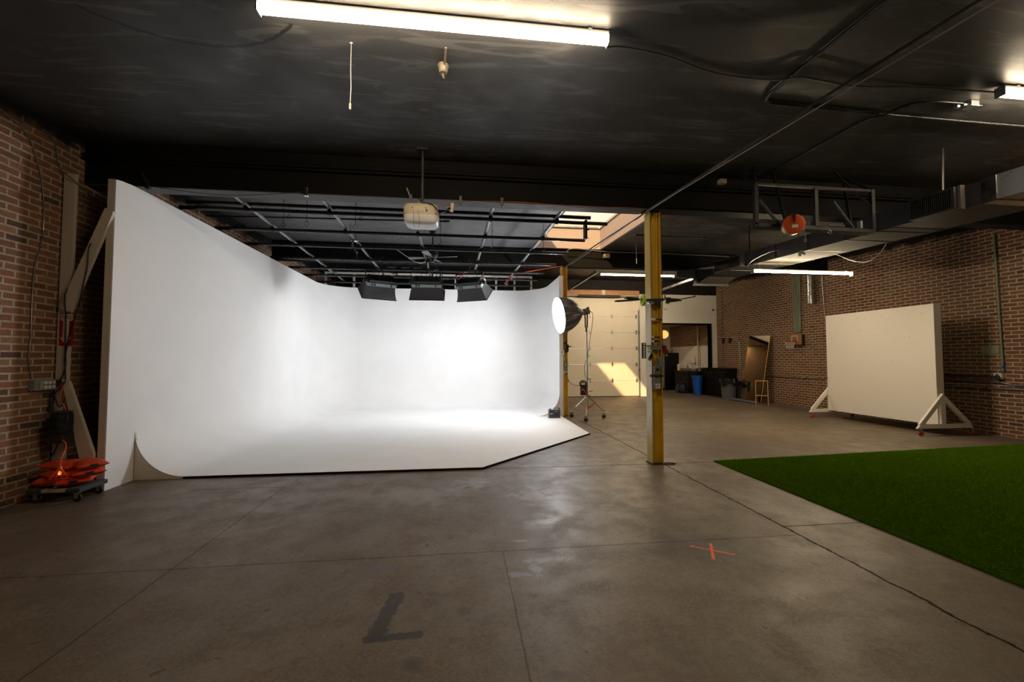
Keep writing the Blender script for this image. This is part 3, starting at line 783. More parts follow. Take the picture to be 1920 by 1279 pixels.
# ================================================================== panel lights
def panel_light(c, yaw, tilt, label):
    """c: middle of the front opening edge"""
    r = thing('panel_light', label, 'studio light', c, 'panel lights over the cyclorama', yaw)
    R = Matrix.Rotation(tilt, 3, 'X')
    def rb(mb): return mb.rot(R)
    # local: opening faces -Z, before the tilt
    a, b, W, D = .31, .12, .385, .25
    W, D = .385, .215
    sk = MB()
    def ring(w, d, z): return [(-w,-d,z),(w,-d,z),(w,d,z),(-w,d,z)]
    def fan(i, j):
        pass
    lo, hi = ring(W, D, -.33), ring(a, b, -.05)
    for k in range(4):
        m = (k+1) % 4
        A0, A1 = Vector(lo[k]), Vector(lo[m]); B0, B1 = Vector(hi[k]), Vector(hi[m])
        N = 8; rows = []
        for i in range(7):
            t = i/6; row = []
            for j in range(N+1):
                s = j/N; p = (A0.lerp(A1, s)).lerp(B0.lerp(B1, s), t)
                p = p - Vector((p.x, p.y, 0)).normalized()*(.014*math.sin(PI*t)*(1+.7*math.sin(PI*s)*math.sin(9*s+k)))
                row.append(p)
            rows.append(row)
        sk.grid(rows)
    build('softbox_skirt', rb(sk), M['softbox_fabric'], r, 'black fabric softbox skirt', 60, 0, True)
    dm = MB().add(ring(W-.035, D-.035, -.300), [(0,3,2,1)])
    build('diffuser', rb(dm), M['panel_glow'], r, 'glowing white diffuser', None, 0, True)
    rim = MB()
    for k in range(4): rim.bar(lo[k], lo[(k+1) % 4], .012, .012, (0,0,1))
    build('skirt_rim', rb(rim), M['black_fabric'], r, None, None, 0, True)
    bd = MB().box(-.325,-.14,-.05,.325,.14,.03)
    body = build('lamp_body', rb(bd), M['teal_grey'], r, 'grey green lamp body', None, .006, True)
    bk = MB().box(-.29,-.12,.031,.29,.12,.085)
    for k in range(13): bk.box(-.27+k*.045,-.115,.085,-.262+k*.045,.115,.11)
    build('heat_sink', rb(bk), M['black_metal'], body, None, None, 0, True)
    for x in (-.22,-.16,.20): build('control_button', rb(MB().box(x-.015,-.155,-.03,x+.015,-.140,.01)), M['black_plastic'], body, None, None, 0, True)
    yk = MB()
    for s in (-1, 1):
        pts = [Vector((s*.345,0,0)), Vector((s*.345,0,.03))]
        yk.bar((s*.345,-.03,-.02), (s*.345,.10,.20), .012, .045, (0,0,1))
        yk.lathe((s*.335,0,0), (s,0,0), [(.045,0),(.045,.03),(.03,.045)], 14)
    yk.bar((-.351,.10,.20), (.351,.10,.20), .045, .012, (0,0,1))
    build('yoke', rb(yk), M['black_metal'], r, None, None, 0, True)
    top = R @ Vector((0,.10,.20)); h = ZL - c[2]
    st = MB().cyl(top, (top.x, top.y, h-.04), .014, 10).bar((top.x-.05,top.y,h-.03),(top.x+.05,top.y,h-.03),.06,.03).bar((top.x,top.y-.035,h-.02),(top.x,top.y-.035,h+.05),.04,.012,(0,1,0))
    st.cyl((top.x-.05,top.y,top.z+.06),(top.x+.05,top.y,top.z+.06),.009,8).cyl((top.x+.03,top.y-.07,h-.01),(top.x+.03,top.y+.02,h-.01),.008,8)
    build('hanging_clamp', st, M['steel_dark'], r, None, None, 0, True)
    cb = MB().tube(curve_pts([(.2,-.10,.12),(.26,-.16,.25),(.12,-.12,.40),(.05,.02,h-.02)], 6), .006, 6)
    cb.tube([( -.05+.06*math.cos(t), -.15, .12+.06*math.sin(t)) for t in np.linspace(0,2*PI,17)[:-1]], .005, 6, True)
    build('power_cable', cb, M['black_plastic'], r, None, 60, 0, True)
    return r
panel_light((-1.77,9.50,3.14), math.radians(30), math.radians(41), 'left black panel softbox hanging angled towards the left side wall')
panel_light((-.77,9.48,3.14), 0, math.radians(41), 'middle black panel softbox hanging square to the back wall')
panel_light((.20,9.50,3.14), math.radians(-30), math.radians(41), 'right black panel softbox hanging angled towards the softbox on the stand')

# ballast boxes and cabling on the grid
for k, x in enumerate((-1.70,-1.36,-1.08)):
    b = MB().box(x-.10,10.40,3.66,x+.10,10.50,3.73); b.cyl((x,10.45,3.73),(x,10.45,3.76),.02,8)
    one('power_box', b, M['black_plastic'], 'small black power box clipped on the pipe above the left panel light, %s of three' % ('leftmost','middle','rightmost')[k], 'power supply', 'power boxes on the grid')
cbm = MB()
pts = [(-1.7,11.40,3.60)] + [(-1.5+.16*k, 11.40+.012*math.sin(k*2.1), 3.588+.022*math.sin(k*1.7)) for k in range(16)] + [(1.2,11.40,3.60)]
cbm.tube(curve_pts(pts, 4), .009, 6)
one('cable', cbm, M['black_plastic'], 'black cable wrapped along the grid pipe above the panel lights', 'cable', smooth=60)
ck = MB()
for k in range(4): ck.tube([(-.62+.10*math.cos(t)+.008*k, 10.30+.01*k, 3.50+.10*math.sin(t)) for t in np.linspace(0,2*PI,21)[:-1]], .007, 6, True)
one('cable_coil', ck, M['black_plastic'], 'coiled black cable hanging from the grid left of the ceiling fan', 'cable', smooth=60)
rd = MB()
rd.tube(curve_pts([(.05,10.47,3.60),(.0,10.45,3.5),(-.06,10.44,3.55),(-.03,10.43,3.42),(-.09,10.44,3.34),(-.13,10.45,3.25)], 6), .010, 6)
rd.tube(curve_pts([(.14,10.47,3.60),(.06,10.45,3.58),(.02,10.44,3.50),(-.05,10.44,3.40)], 6), .008, 6)
one('red_cable', rd, M['purple_wire'], 'red cable dangling from the grid beside the ceiling fan', 'cable', smooth=60)
for (lab, pts) in (('bundled red cable tied on the right slanting grid pipe, upper loop', [(1.33,11.1,3.66),(1.35,11.3,3.60),(1.30,11.35,3.66),(1.34,11.5,3.62),(1.31,11.6,3.68)]),
                   ('bundled red cable tied on the right slanting grid pipe, lower loop', [(1.30,12.0,3.66),(1.33,12.15,3.60),(1.27,12.2,3.66),(1.31,12.35,3.62),(1.28,12.45,3.68)])):
    one('red_cable', MB().tube(curve_pts(pts, 6), .014, 6), M['purple_wire'], lab, 'cable', smooth=60)
lw = MB().tube(curve_pts([(-1.28,8.44,3.60),(-1.1,8.6,3.5),(-.92,8.75,3.42),(-.78,8.9,3.46),(-.74,9.0,3.6)], 8), .006, 6)
one('cable', lw, M['light_wire'], 'pale sagging wire below the grid in front of the ceiling fan', 'cable', smooth=60)
# grip arm on the second slanted pipe
ga = thing('articulated_clamp', 'chrome articulated clamp gripping the grid pipe left of the projector', 'grip arm', (-2.0,8.1,3.69))
build('clamp', MB().box(-2.03,8.05,3.64,-1.96,8.15,3.74).cyl((-2.06,8.1,3.66),(-1.92,8.1,3.66),.012,8), M['chrome'], ga)
build('arm', MB().bar((-2.01,8.08,3.64),(-2.02,8.06,3.54),.035,.02,(0,1,0)).bar((-2.03,8.06,3.56),(-1.93,8.02,3.40),.035,.018,(0,1,0)), M['chrome'], ga)
build('pin', MB().cyl((-1.93,8.02,3.42),(-1.93,8.02,3.30),.010,8), M['steel_dark'], ga)
# ceiling fan
fan = thing('ceiling_fan', 'black ceiling fan with pale blades above the middle panel light', 'ceiling fan', (-.62,9.10,4.18))
build('down_rod', MB().lathe((-.62,9.10,cz(9.15)-.002),(0,0,-1),[(.08,0),(.06,.06),(.014,.08),(.014,.42)],16), M['black_metal'], fan, None, 40)
mo = build('motor', MB().lathe((-.62,9.10,3.76),(0,0,-1),[(.04,0),(.11,.02),(.12,.08),(.10,.14),(.06,.17),(.05,.22),(.03,.25)],20), M['black_metal'], fan, None, 40)
for k, ang in enumerate((255, 345, 75, 165)):
    t = math.radians(ang); d0 = Vector((math.cos(t), math.sin(t), 0)); o = Vector((-.62,9.10,3.61)); sd = Vector((-d0.y, d0.x, .18)).normalized()
    pts = [o+d0*.20-sd*.04, o+d0*.52-sd*.065, o+d0*.55, o+d0*.52+sd*.065, o+d0*.20+sd*.04]
    b = MB().prism(pts, (0,0,.008)).bar(o+d0*.08+Vector((0,0,.004)), o+d0*.22+Vector((0,0,.004)), .03, .006)
    build('blade', b, M['grey_box'], fan)

# ================================================================== projector on a ceiling pole
pj = thing('projector', 'beige and white projector hanging upside down on a ceiling pole', 'projector', (-.475,5.12,3.33))
py_ = 5.15
def rrect(w, d, r, cx, cy, z, n=5):
    out = []
    for (sx, sy, a0) in ((1,1,0),(-1,1,90),(-1,-1,180),(1,-1,270)):
        for k in range(n+1):
            a = math.radians(a0+90*k/n); out.append((cx+sx*(w/2-r)+r*math.cos(a), cy+sy*(d/2-r)+r*math.sin(a), z))
    return out
cx, cy = -.487, 5.17
hz = [(.14,.22,.03,3.285),(.385,.33,.07,3.28),(.405,.35,.08,3.24),(.405,.35,.08,3.15),(.39,.33,.08,3.085),(.34,.28,.08,3.06),(.20,.16,.06,3.053)]
hb = MB().grid([rrect(w,d,min(r,.069),cx,cy,z) for (w,d,r,z) in hz[:4]], True); hb.f.append(tuple(range(24)))
build('upper_case', hb, M['beige_plastic'], pj, 'beige upper half with connectors', 50)
hb = MB().grid([rrect(w,d,min(r,.069),cx,cy,z) for (w,d,r,z) in hz[3:]], True); hb.f.append(tuple(range(24*3, 24*4))[::-1])
build('lower_case', hb, M['bright_white_plastic'], pj, 'white rounded lower half', 50)
yf = cy-.175
build('connector_panel', MB().box(cx-.105,yf-.004,3.165,cx+.10,yf+.01,3.245), M['beige_strip'], pj)
for s in (-1, 1):
    vt = MB().box(cx+s*.15-.04, yf+.006, 3.170, cx+s*.15+.04, yf+.012, 3.242)
    for k in range(6): vt.box(cx+s*.15-.04, yf-.003+.004, 3.175+k*.012, cx+s*.15+.04, yf+.012, 3.181+k*.012)
    build('vent', vt, M['beige_plastic'], pj)
pt = MB()
for (a, b, c, d) in ((-.098,-.088,3.215,3.235),(-.09,-.08,3.185,3.195),(-.025,-.020,3.205,3.21),(.05,.075,3.222,3.230),(.06,.085,3.180,3.208),(-.05,.03,3.180,3.183)): pt.box(cx+a,yf-.007,c,cx+b,yf,d)
build('port', pt, M['black_plastic'], pj)
pz = cz(5.14)
build('pole', MB().cyl((-.478,5.13,3.29), (-.478,5.13,3.62), .019, 14).cyl((-.478,5.13,3.60), (-.478,5.13,pz-.004), .0165, 14).cyl((-.478,5.13,3.60),(-.478,5.13,3.612),.022,14), M['dark_brown_metal'], pj, None, 40)
build('ceiling_plate', MB().box(-.545,5.07,pz-.030,-.41,5.19,pz-.004).cyl((-.51,5.07,pz-.035),(-.51,5.07,pz-.02),.012,8).cyl((-.44,5.07,pz-.035),(-.44,5.07,pz-.02),.012,8), M['steel_dark'], pj)
build('mount_bracket', MB().box(-.525,5.08,3.278,-.43,5.18,3.29).cyl((-.478,5.13,3.285),(-.478,5.13,3.33),.028,12).box(-.52,5.02,3.262,-.488,5.06,3.30), M['black_metal'], pj)
cb = MB().tube(curve_pts([(-.47,5.10,3.32),(-.42,5.02,3.29),(-.34,4.98,3.26),(-.285,4.985,3.20),(-.27,5.03,3.165)], 6), .006, 6)
cb.tube(curve_pts([(-.49,5.10,3.34),(-.52,5.08,3.37),(-.46,5.07,3.39),(-.43,5.10,3.36),(-.47,5.10,3.33)], 6), .006, 6)
cb.tube(curve_pts([(-.57,yf-.006,3.19),(-.565,yf-.008,3.12),(-.567,yf+.02,3.05),(-.56,yf+.03,3.00)], 6), .0022, 5)
cb.tube(curve_pts([(-.515,yf-.006,3.18),(-.50,yf-.008,3.11),(-.495,yf+.01,3.05),(-.505,yf+.03,3.0)], 6), .0022, 5)
build('cable', cb, M['black_plastic'], pj, None, 60)
eo = thing('cable_outlet', 'orange brown outlet block hanging on the beam right of the projector', 'outlet', (-.17,5.40,3.42))
build('outlet_body', MB().bar((-.12,5.39,3.44),(-.135,5.39,3.33),.045,.04,(0,1,0)), M['beige_strip'], eo, None, None, .004)
build('plug', MB().cyl((-.15,5.37,3.37),(-.185,5.36,3.345),.014,8), M['black_plastic'], eo)
one('cable', MB().tube(curve_pts([(-.185,5.36,3.345),(-.215,5.30,3.29),(-.26,5.22,3.25),(-.275,5.18,3.20),(-.30,5.16,3.18)], 6), .004, 6), M['black_plastic'], 'black power cable from the projector to the outlet block', 'cable', smooth=60)
one('orange_cord', MB().tube(curve_pts([(-.17,5.385,3.345),(-.235,5.38,3.39),(-.225,5.42,3.45),(-.11,5.435,3.47),(.2,5.44,3.500),(.7,5.44,3.515),(1.2,5.44,3.50),(1.7,5.44,3.48),(2.2,5.44,3.505),(2.55,5.45,3.50)], 6), .0055, 6), M['brown_cord'], 'orange brown extension cord running along the beam to the yellow column', 'cord', smooth=60)
# small clamps under and on the beam
for k, (x, z, nm) in enumerate(((-3.72,3.52,'above the left wall of the cyclorama'),(-1.92,3.52,'left of the projector on the beam'),(-.65,3.49,'just left of the projector pole'),(-.02,3.50,'just right of the outlet block'),(.52,3.50,'on the beam over the second right grid pipe'))):
    m = MB().box(x-.018,5.415,z-.035,x+.018,5.445,z+.055).box(x-.024,5.405,z-.055,x+.024,5.448,z-.030).cyl((x,5.425,z-.07),(x,5.425,z-.03),.007,8)
    if k in (0, 2): m.bar((x,5.43,z),(x-.05,5.40,z+.13),.022,.014,(0,1,0))
    one('beam_clamp', m, M['steel_dark'] if k != 1 else M['chrome'], 'small metal clamp ' + nm, 'clamp', 'clamps along the near beam', bevel=.002)
one('cable', MB().tube(curve_pts([(-3.70,5.42,3.50),(-3.2,5.40,3.44),(-2.8,5.40,3.425),(-2.4,5.40,3.45),(-1.93,5.41,3.515)], 6), .004, 6), M['black_plastic'], 'thin black wire sagging between the two left beam clamps', 'cable', smooth=60)
lg = MB().cyl((XL+.01,5.40,3.835),(XR-.01,5.40,3.835),.022,12)
for x in np.arange(-3.6,9.8,1.25): lg.cyl((x-.03,5.40,3.835),(x+.03,5.40,3.835),.030,12)
lg.box(XL,5.385,3.775,XR,5.449,3.80)
one('conduit', lg, M['black_paint'], 'black conduit run along the front face of the near beam', 'conduit', smooth=40)

# ================================================================== light on rolling stand
st = thing('light_stand', 'chrome rolling light stand with red braces beside the cyclorama edge', 'light stand', (3.005,9.866,0))
sx_, sy_ = 3.005, 9.866
build('column', MB().cyl((sx_,sy_,.24),(sx_,sy_,1.50),.019,14).cyl((sx_,sy_,1.48),(sx_,sy_,2.12),.015,14), M['chrome'], st, None, 40)
cl = MB()
for z in (.55,.95,1.50): cl.cyl((sx_,sy_,z-.04),(sx_,sy_,z+.04),.027,14).cyl((sx_+.02,sy_-.01,z),(sx_+.07,sy_-.03,z),.010,8)
cl.cyl((sx_,sy_,.22),(sx_,sy_,.30),.028,14)
build('collar', cl, M['chrome'], st, None, 40)
feet = [(2.70,10.15),(2.845,9.44),(3.44,9.93)]
for (fx, fy) in feet:
    d = Vector((fx-sx_, fy-sy_, 0)).normalized()
    lg_ = build('leg', MB().bar((sx_+d.x*.03,sy_+d.y*.03,.53),(fx,fy,.165),.022,.022), M['chrome'], st, None, None, .002)
    m = Vector((sx_,sy_,.53)).lerp(Vector((fx,fy,.165)), .42)
    build('brace', MB().bar((sx_+d.x*.03,sy_+d.y*.03,.255), m, .014,.022), M['red_plastic'], st, 'red leg brace')
    w = build('caster', MB().cyl((fx,fy,.17),(fx,fy,.09),.012,8).box(fx-.035,fy-.018,.075,fx+.03,fy-.014,.135).box(fx-.035,fy+.014,.075,fx+.03,fy+.018,.135).box(fx-.03,fy-.02,.128,fx+.10*(1 if d.x>0 else -1),fy+.02,.137), M['chrome'], st)
    build('wheel', MB().lathe((fx-.005,fy-.0125,.05),(0,1,0),[(.02,0),(.046,0),(.05,.005),(.05,.02),(.046,.025),(.02,.025)],18), M['steel_dark'], w, None, 40)
sl_ = thing('studio_softbox', 'round deep black softbox with a glowing white front on the rolling stand', 'studio light', (2.30,9.80,2.47))
th = math.radians(5.5)
ax = Vector((math.cos(th), math.sin(th), .15)).normalized(); fc = Vector((2.315,9.80,2.475))
e1 = ax.cross(Vector((0,0,1))).normalized(); e2 = e1.cross(ax).normalized()
NR = 16
def ringp(r, t, n=NR*4, scal=.0):
    out = []
    for k in range(n):
        a = 2*PI*k/n; seg = (k % 4)/4.0
        rr = r*(1 - scal*math.sin(PI*seg))
        out.append(fc + ax*t + e1*(rr*math.cos(a)) + e2*(rr*math.sin(a)))
    return out
dome = MB().grid([ringp(.435,-.02,scal=.012),ringp(.44,.0,scal=.02),ringp(.415,.14,scal=.035),ringp(.36,.28,scal=.035),ringp(.28,.40,scal=.03),ringp(.175,.50,scal=.02),ringp(.075,.55)], True)
build('dome_fabric', dome, M['softbox_fabric'], sl_, 'black ribbed fabric dome', 25)
rb_ = MB()
for k in range(NR):
    a = 2*PI*k/NR
    rb_.tube([fc + ax*t + (e1*math.cos(a)+e2*math.sin(a))*(r+.004) for r, t in ((.437,-.015),(.44,.0),(.415,.14),(.36,.28),(.28,.40),(.175,.50),(.075,.55))], .0035, 5)
build('rib', rb_, M['galv'], sl_, 'pale seam rods', 60)
fd = MB().lathe(fc, -ax, [(.42,-.015),(.30,.004),(.12,.012),(.001,.014)], 48, False, False)
build('front_diffuser', fd, M['dome_glow'], sl_, 'glowing white diffuser', 60)
tip = MB()
for k in range(NR):
    a = 2*PI*k/NR; p = fc + ax*-.012 + (e1*math.cos(a)+e2*math.sin(a))*.437
    tip.cyl(p, p + (e1*math.cos(a)+e2*math.sin(a))*.012, .010, 6)
build('rod_tip', tip, M['black_plastic'], sl_)
# facing side of the dome (towards -Y): logo on the cloth
nrm = (-e2*.05 + Vector((ax.y, -ax.x, 0)).normalized()*1.0).normalized()
bk_ = fc + ax*.36
tg_ = (fc + ax*.40 + nrm*.285) - (fc + ax*.28 + nrm*.365); tg_.normalize()
on = tg_.cross(e2); on = on if on.y < 0 else -on
lo_ = fc + ax*.255 + nrm*.366 - e2*.045
lt = MB().text('A', lo_ + on*.010 - tg_*.075, tg_, e2, .095)
build('logo', lt, M['red_plastic'], sl_, 'small red logo mark')
lt = MB().text('Light Dome', lo_ + on*.014 + tg_*.055, tg_, (e2 + tg_*.18), .050, shear=.25)
build('lettering', lt, M['logo_white'], sl_, 'small white slanted lettering')
build('mount_ring', MB().lathe(fc+ax*.545, ax, [(.078,0),(.085,.01),(.085,.035),(.07,.045)], 24), M['galv'], sl_, None, 40)
hp = fc + ax*.59
lh = MB().bar(hp, hp+ax*.17, .13, .14, e2).bar(hp+ax*.13+e2*.07, hp+ax*.17+e2*.10, .11, .03, e2)
hd = build('lamp_head', lh, M['black_plastic'], sl_, None, None, .008)
build('cable_plug', MB().cyl(hp+ax*.17-e2*.01, hp+ax*.21-e2*.01, .02, 10), M['red_plastic'], hd)
hc = hp + ax*.10
yk = MB()
for s in (-1, 1): yk.bar(hc + e1*(s*.078), Vector((hc.x,hc.y,2.20)) + e1*(s*.055), .012, .034, ax)
yk.bar(Vector((hc.x,hc.y,2.20))-e1*.06, Vector((hc.x,hc.y,2.20))+e1*.06, .034, .014).cyl((hc.x,hc.y,2.20),(hc.x,hc.y,2.09),.02,10)
build('yoke', yk, M['black_metal'], sl_)
ps = thing('power_supply', 'black power supply box with red plugs hung on the light stand', 'power supply', (2.90,9.90,.60))
build('case', MB().box(2.845,9.84,.565,2.985,9.92,.82), M['black_plastic'], ps, None, None, .008)
build('handle', MB().tube([(2.87,9.88,.82),(2.87,9.88,.87),(2.96,9.88,.87),(2.96,9.88,.82)], .008, 8), M['black_plastic'], ps)
build('plug', MB().cyl((2.88,9.838,.70),(2.88,9.79,.715),.022,10).cyl((2.90,9.87,.86),(2.91,9.85,.915),.024,10), M['red_plastic'], ps, 'red plug', 40)
ck = MB()
for k in range(3): ck.tube([(2.90+(.085-.01*k)*math.cos(t), 9.86-.012*k, .84+(.085-.008*k)*math.sin(t)) for t in np.linspace(0,2*PI,21)[:-1]], .008, 6, True)
build('cable_coil', ck, M['black_plastic'], ps, None, 60)
build('red_strap', MB().tube(curve_pts([(2.885,9.79,.71),(2.93,9.78,.66),(2.97,9.80,.56),(2.96,9.80,.49)], 5), .008, 6), M['red_plastic'], ps)
one('light_cable', MB().tube(curve_pts([hp+ax*.20-e2*.01, hp+ax*.25-e2*.05, hp+ax*.23-e2*.25, (3.08,9.86,1.9), (3.04,9.83,1.65), (2.97,9.91,1.3),(2.96,9.91,1.12),(2.99,9.92,.95),(2.985,9.925,.80)], 6), .006, 6), M['black_plastic'], 'black cable hanging from the softbox head down the stand', 'cable', smooth=60)
one('small_tablet', MB().bar((3.06,9.90,.655),(3.14,9.90,.665),.06,.012), M['black_plastic'], 'small black remote clipped on the right of the light stand', 'remote control')
one('feed_cable', MB().tube(curve_pts([(2.615,10.365,1.05),(2.64,10.33,.95),(2.70,10.2,.83),(2.78,10.05,.79),(2.87,9.93,.80)], 6), .006, 6), M['black_plastic'], 'cable sagging from the far yellow column to the stand power supply', 'cable', smooth=60)
# case on the cyc corner
bx = thing('battery_case', 'grey metal box with white script logo on the right edge of the cyclorama', 'equipment box', (2.22,9.93,FZ))
fy0 = 9.90
build('body', MB().box(2.075,fy0,FZ,2.355,fy0+.11,FZ+.20), M['grey_box'], bx, None, None, .008)
build('front_plate', MB().box(2.085,fy0-.008,FZ+.01,2.348,fy0-.001,FZ+.19), M['dark_grey'], bx)
build('handle', MB().tube([(2.20,fy0+.05,FZ+.195),(2.20,fy0+.05,FZ+.235),(2.325,fy0+.05,FZ+.235),(2.325,fy0+.05,FZ+.195)], .010, 8), M['grey_box'], bx)
build('cap', MB().cyl((2.115,fy0+.04,FZ+.195),(2.115,fy0+.04,FZ+.222),.022,12).cyl((2.335,fy0+.05,FZ+.195),(2.335,fy0+.05,FZ+.24),.014,10), M['black_plastic'], bx)
build('knob', MB().cyl((2.247,fy0-.006,FZ+.155),(2.247,fy0-.018,FZ+.155),.018,14), M['galv'], bx)
build('socket', MB().cyl((2.237,fy0-.006,FZ+.08),(2.237,fy0-.022,FZ+.08),.026,14), M['black_plastic'], bx)
lt = MB().tube([(2.108,fy0-.011,FZ+.088),(2.112,fy0-.011,FZ+.112),(2.121,fy0-.011,FZ+.118)], .004, 5).tube([(2.104,fy0-.011,FZ+.106),(2.124,fy0-.011,FZ+.106)], .003, 5)
lt.tube(curve_pts([(2.122,fy0-.011,FZ+.118),(2.126,fy0-.011,FZ+.101),(2.135,fy0-.011,FZ+.112),(2.141,fy0-.011,FZ+.101),(2.150,fy0-.011,FZ+.112),(2.157,fy0-.011,FZ+.102),(2.165,fy0-.011,FZ+.111),(2.178,fy0-.011,FZ+.108)], 4), .0032, 5)
build('logo', lt, M['logo_white'], bx, 'white script logo')

# ================================================================== things on the near column
def cab(name, label, cat, box, mat, parts=(), group=None, bevel=.003):
    x0,y0,z0,x1,y1,z1 = box
    r = thing(name, label, cat, ((x0+x1)/2,(y0+y1)/2,z0), group)
    build('body', MB().box(*box), mat, r, None, None, bevel)
    for (nm, mb, mt) in parts: build(nm, mb, mt, r, None, 40)
    return r
Y2 = 5.548
for k, (z, x, l, lab) in enumerate(((1.99,2.64,.10,'topmost spring clamp with long silver jaw on the near yellow column'),(1.742,2.615,.085,'middle spring clamp with long black handle on the near yellow column'),(1.685,2.615,.075,'lower spring clamp just above the grey strap plate on the column'))):
    r = thing('spring_clamp', lab, 'clamp', (x, Y2-.02, z), 'spring clamps on the near column')
    build('jaw', MB().box(x-.028,Y2-.026,z-.012,x+.025,Y2+.004,z+.014), M['bright_white_plastic'], r, None, None, .003)
    build('handle', MB().box(x+.025,Y2-.024,z-.011,x+.025+l,Y2-.006,z+.009), M['black_plastic'], r, None, None, .003)
cab('strap_plate', 'grey metal plate strapped across the near yellow column', 'plate', (2.59,Y2-.016,1.565,2.755,Y2,1.632), M['grey_box'],
    [('screw', MB().cyl((2.62,Y2-.018,1.575),(2.62,Y2-.014,1.575),.005,8).cyl((2.735,Y2-.018,1.575),(2.735,Y2-.014,1.575),.005,8), M['chrome']), ('red_light', MB().cyl((2.675,Y2-.019,1.598),(2.675,Y2-.015,1.598),.006,8), M['red_plastic'])])
cab('note_card', 'pale blue card taped on the cream side of the near yellow column', 'card', (2.545,Y2-.008,1.555,2.583,Y2-.003,1.635), M['sign_white'],
    [('green_tape', MB().box(2.54,Y2-.011,1.535,2.612,Y2-.0085,1.547), M['green_tape'])], bevel=0)
r = thing('clip_strip', 'row of white clips on a dark hanging strip at the left of the near column', 'clip strip', (2.49,5.53,1.45))
build('strip', MB().box(2.460,5.53,1.448,2.522,5.538,1.665), M['steel_dark'], r)
for k in range(6): build('clip', MB().box(2.478,5.516,1.455+.035*k,2.505,5.529,1.481+.035*k), M['white_plastic'], r, 'white clip', None, .002)
build('hook', MB().bar((2.522,5.534,1.62),(2.60,5.545,1.62),.006,.012), M['steel_dark'], r)
r = thing('remote_control', 'black remote hanging tilted on a cord from the near column', 'remote control', (2.575,5.53,1.46))
build('body', MB().prism([(2.592,5.525,1.522),(2.622,5.525,1.500),(2.580,5.525,1.415),(2.548,5.525,1.437)], (0,.014,0)), M['black_plastic'], r)
build('cord', MB().tube([(2.597,5.535,1.70),(2.594,5.535,1.60),(2.606,5.532,1.512)], .002, 5), M['black_plastic'], r)
build('button', MB().box(2.557,5.522,1.438,2.573,5.525,1.448), M['logo_white'], r)
cab('switch_box', 'small pale grey junction box on the right side of the near column', 'electrical box', (2.695,Y2-.05,1.338,2.752,Y2+.03,1.452), M['grey_green'],
    [('screw', MB().cyl((2.70,Y2-.053,1.43),(2.70,Y2-.049,1.43),.006,8), M['chrome'])])
cab('power_outlet_box', 'grey round socket box on the front of the near yellow column', 'electrical box', (2.622,Y2-.055,1.235,2.708,Y2+.03,1.342), M['grey_box'],
    [('socket', MB().cyl((2.664,Y2-.058,1.295),(2.664,Y2-.064,1.295),.022,18), M['rubber']), ('screw', MB().cyl((2.664,Y2-.059,1.328),(2.664,Y2-.055,1.328),.004,8).cyl((2.664,Y2-.059,1.262),(2.664,Y2-.055,1.262),.004,8), M['chrome'])])
cab('magnet_strap', 'black strap with grey end plate wrapped round the near column boxes', 'strap', (2.622,Y2-.068,1.196,2.745,Y2-.056,1.222), M['black_plastic'],
    [('end_plate', MB().box(2.572,Y2-.024,1.194,2.604,Y2-.004,1.228), M['grey_box']), ('strap_tail', MB().box(2.604,Y2-.067,1.199,2.621,Y2-.057,1.222), M['black_plastic'])])
cab('receptacle_box', 'grey green double receptacle box lowest on the near yellow column', 'electrical box', (2.622,Y2-.055,1.025,2.708,Y2+.03,1.190), M['grey_green'],
    [('receptacle', MB().box(2.632,Y2-.060,1.038,2.662,Y2-.054,1.068), M['white_plastic']), ('receptacle', MB().box(2.670,Y2-.060,1.038,2.700,Y2-.054,1.068), M['white_plastic']),
     ('receptacle', MB().box(2.632,Y2-.060,1.078,2.662,Y2-.054,1.108), M['white_plastic']), ('receptacle', MB().box(2.670,Y2-.060,1.078,2.700,Y2-.054,1.108), M['white_plastic'])])
one('orange_cord', MB().tube(curve_pts([(2.69,Y2-.025,1.57),(2.675,Y2-.02,1.48),(2.655,Y2-.015,1.40),(2.632,Y2-.012,1.33),(2.618,Y2-.010,1.22),(2.612,Y2-.012,1.10),(2.622,Y2-.040,1.04)], 6), .0055, 6), M['brown_cord'], 'brown orange cord running down the near yellow column to its lowest box', 'cord', smooth=60)
one('black_strap', MB().tube(curve_pts([(2.735,5.53,.012),(2.79,5.50,.010),(2.87,5.50,.010),(2.92,5.53,.010),(2.87,5.56,.012),(2.78,5.57,.012)], 6, ), .008, 6), M['rubber'], 'black strap lying on the floor at the foot of the near yellow column', 'strap', smooth=60)
# grip arms racked on the column
ra = thing('grip_rack', 'rack of black and chrome grip arms clamped across the near yellow column', 'grip rack', (2.66,5.50,2.26))
build('rail', MB().bar((2.455,5.505,2.245),(2.778,5.505,2.262),.035,.034), M['steel_dark'], ra)
build('bracket', MB().prism([(2.632,5.49,2.243),(2.738,5.49,2.245),(2.712,5.49,2.198),(2.655,5.49,2.198)], (0,.05,0)), M['steel_dark'], ra)
cl_ = MB()
for x in (2.56,2.585,2.61): cl_.cyl((x,5.475,2.21),(x,5.52,2.21),.016,10)
build('knob', cl_, M['chrome'], ra, None, 40)
for (a, b, w) in (((2.40,5.49,2.262),(2.225,5.47,2.268),.024),((2.33,5.49,2.245),(2.085,5.46,2.222),.020)):
    g = build('arm', MB().bar(a, b, w*1.0, w*1.25).cyl(b, (b[0]-.03,b[1],b[2]-.001), w*.45, 10), M['black_metal'], ra, 'black grip arm', 40)
build('arm', MB().cyl((2.46,5.49,2.255),(2.24,5.465,2.235),.012,8), M['chrome'], ra, 'thin chrome grip arm', 40)
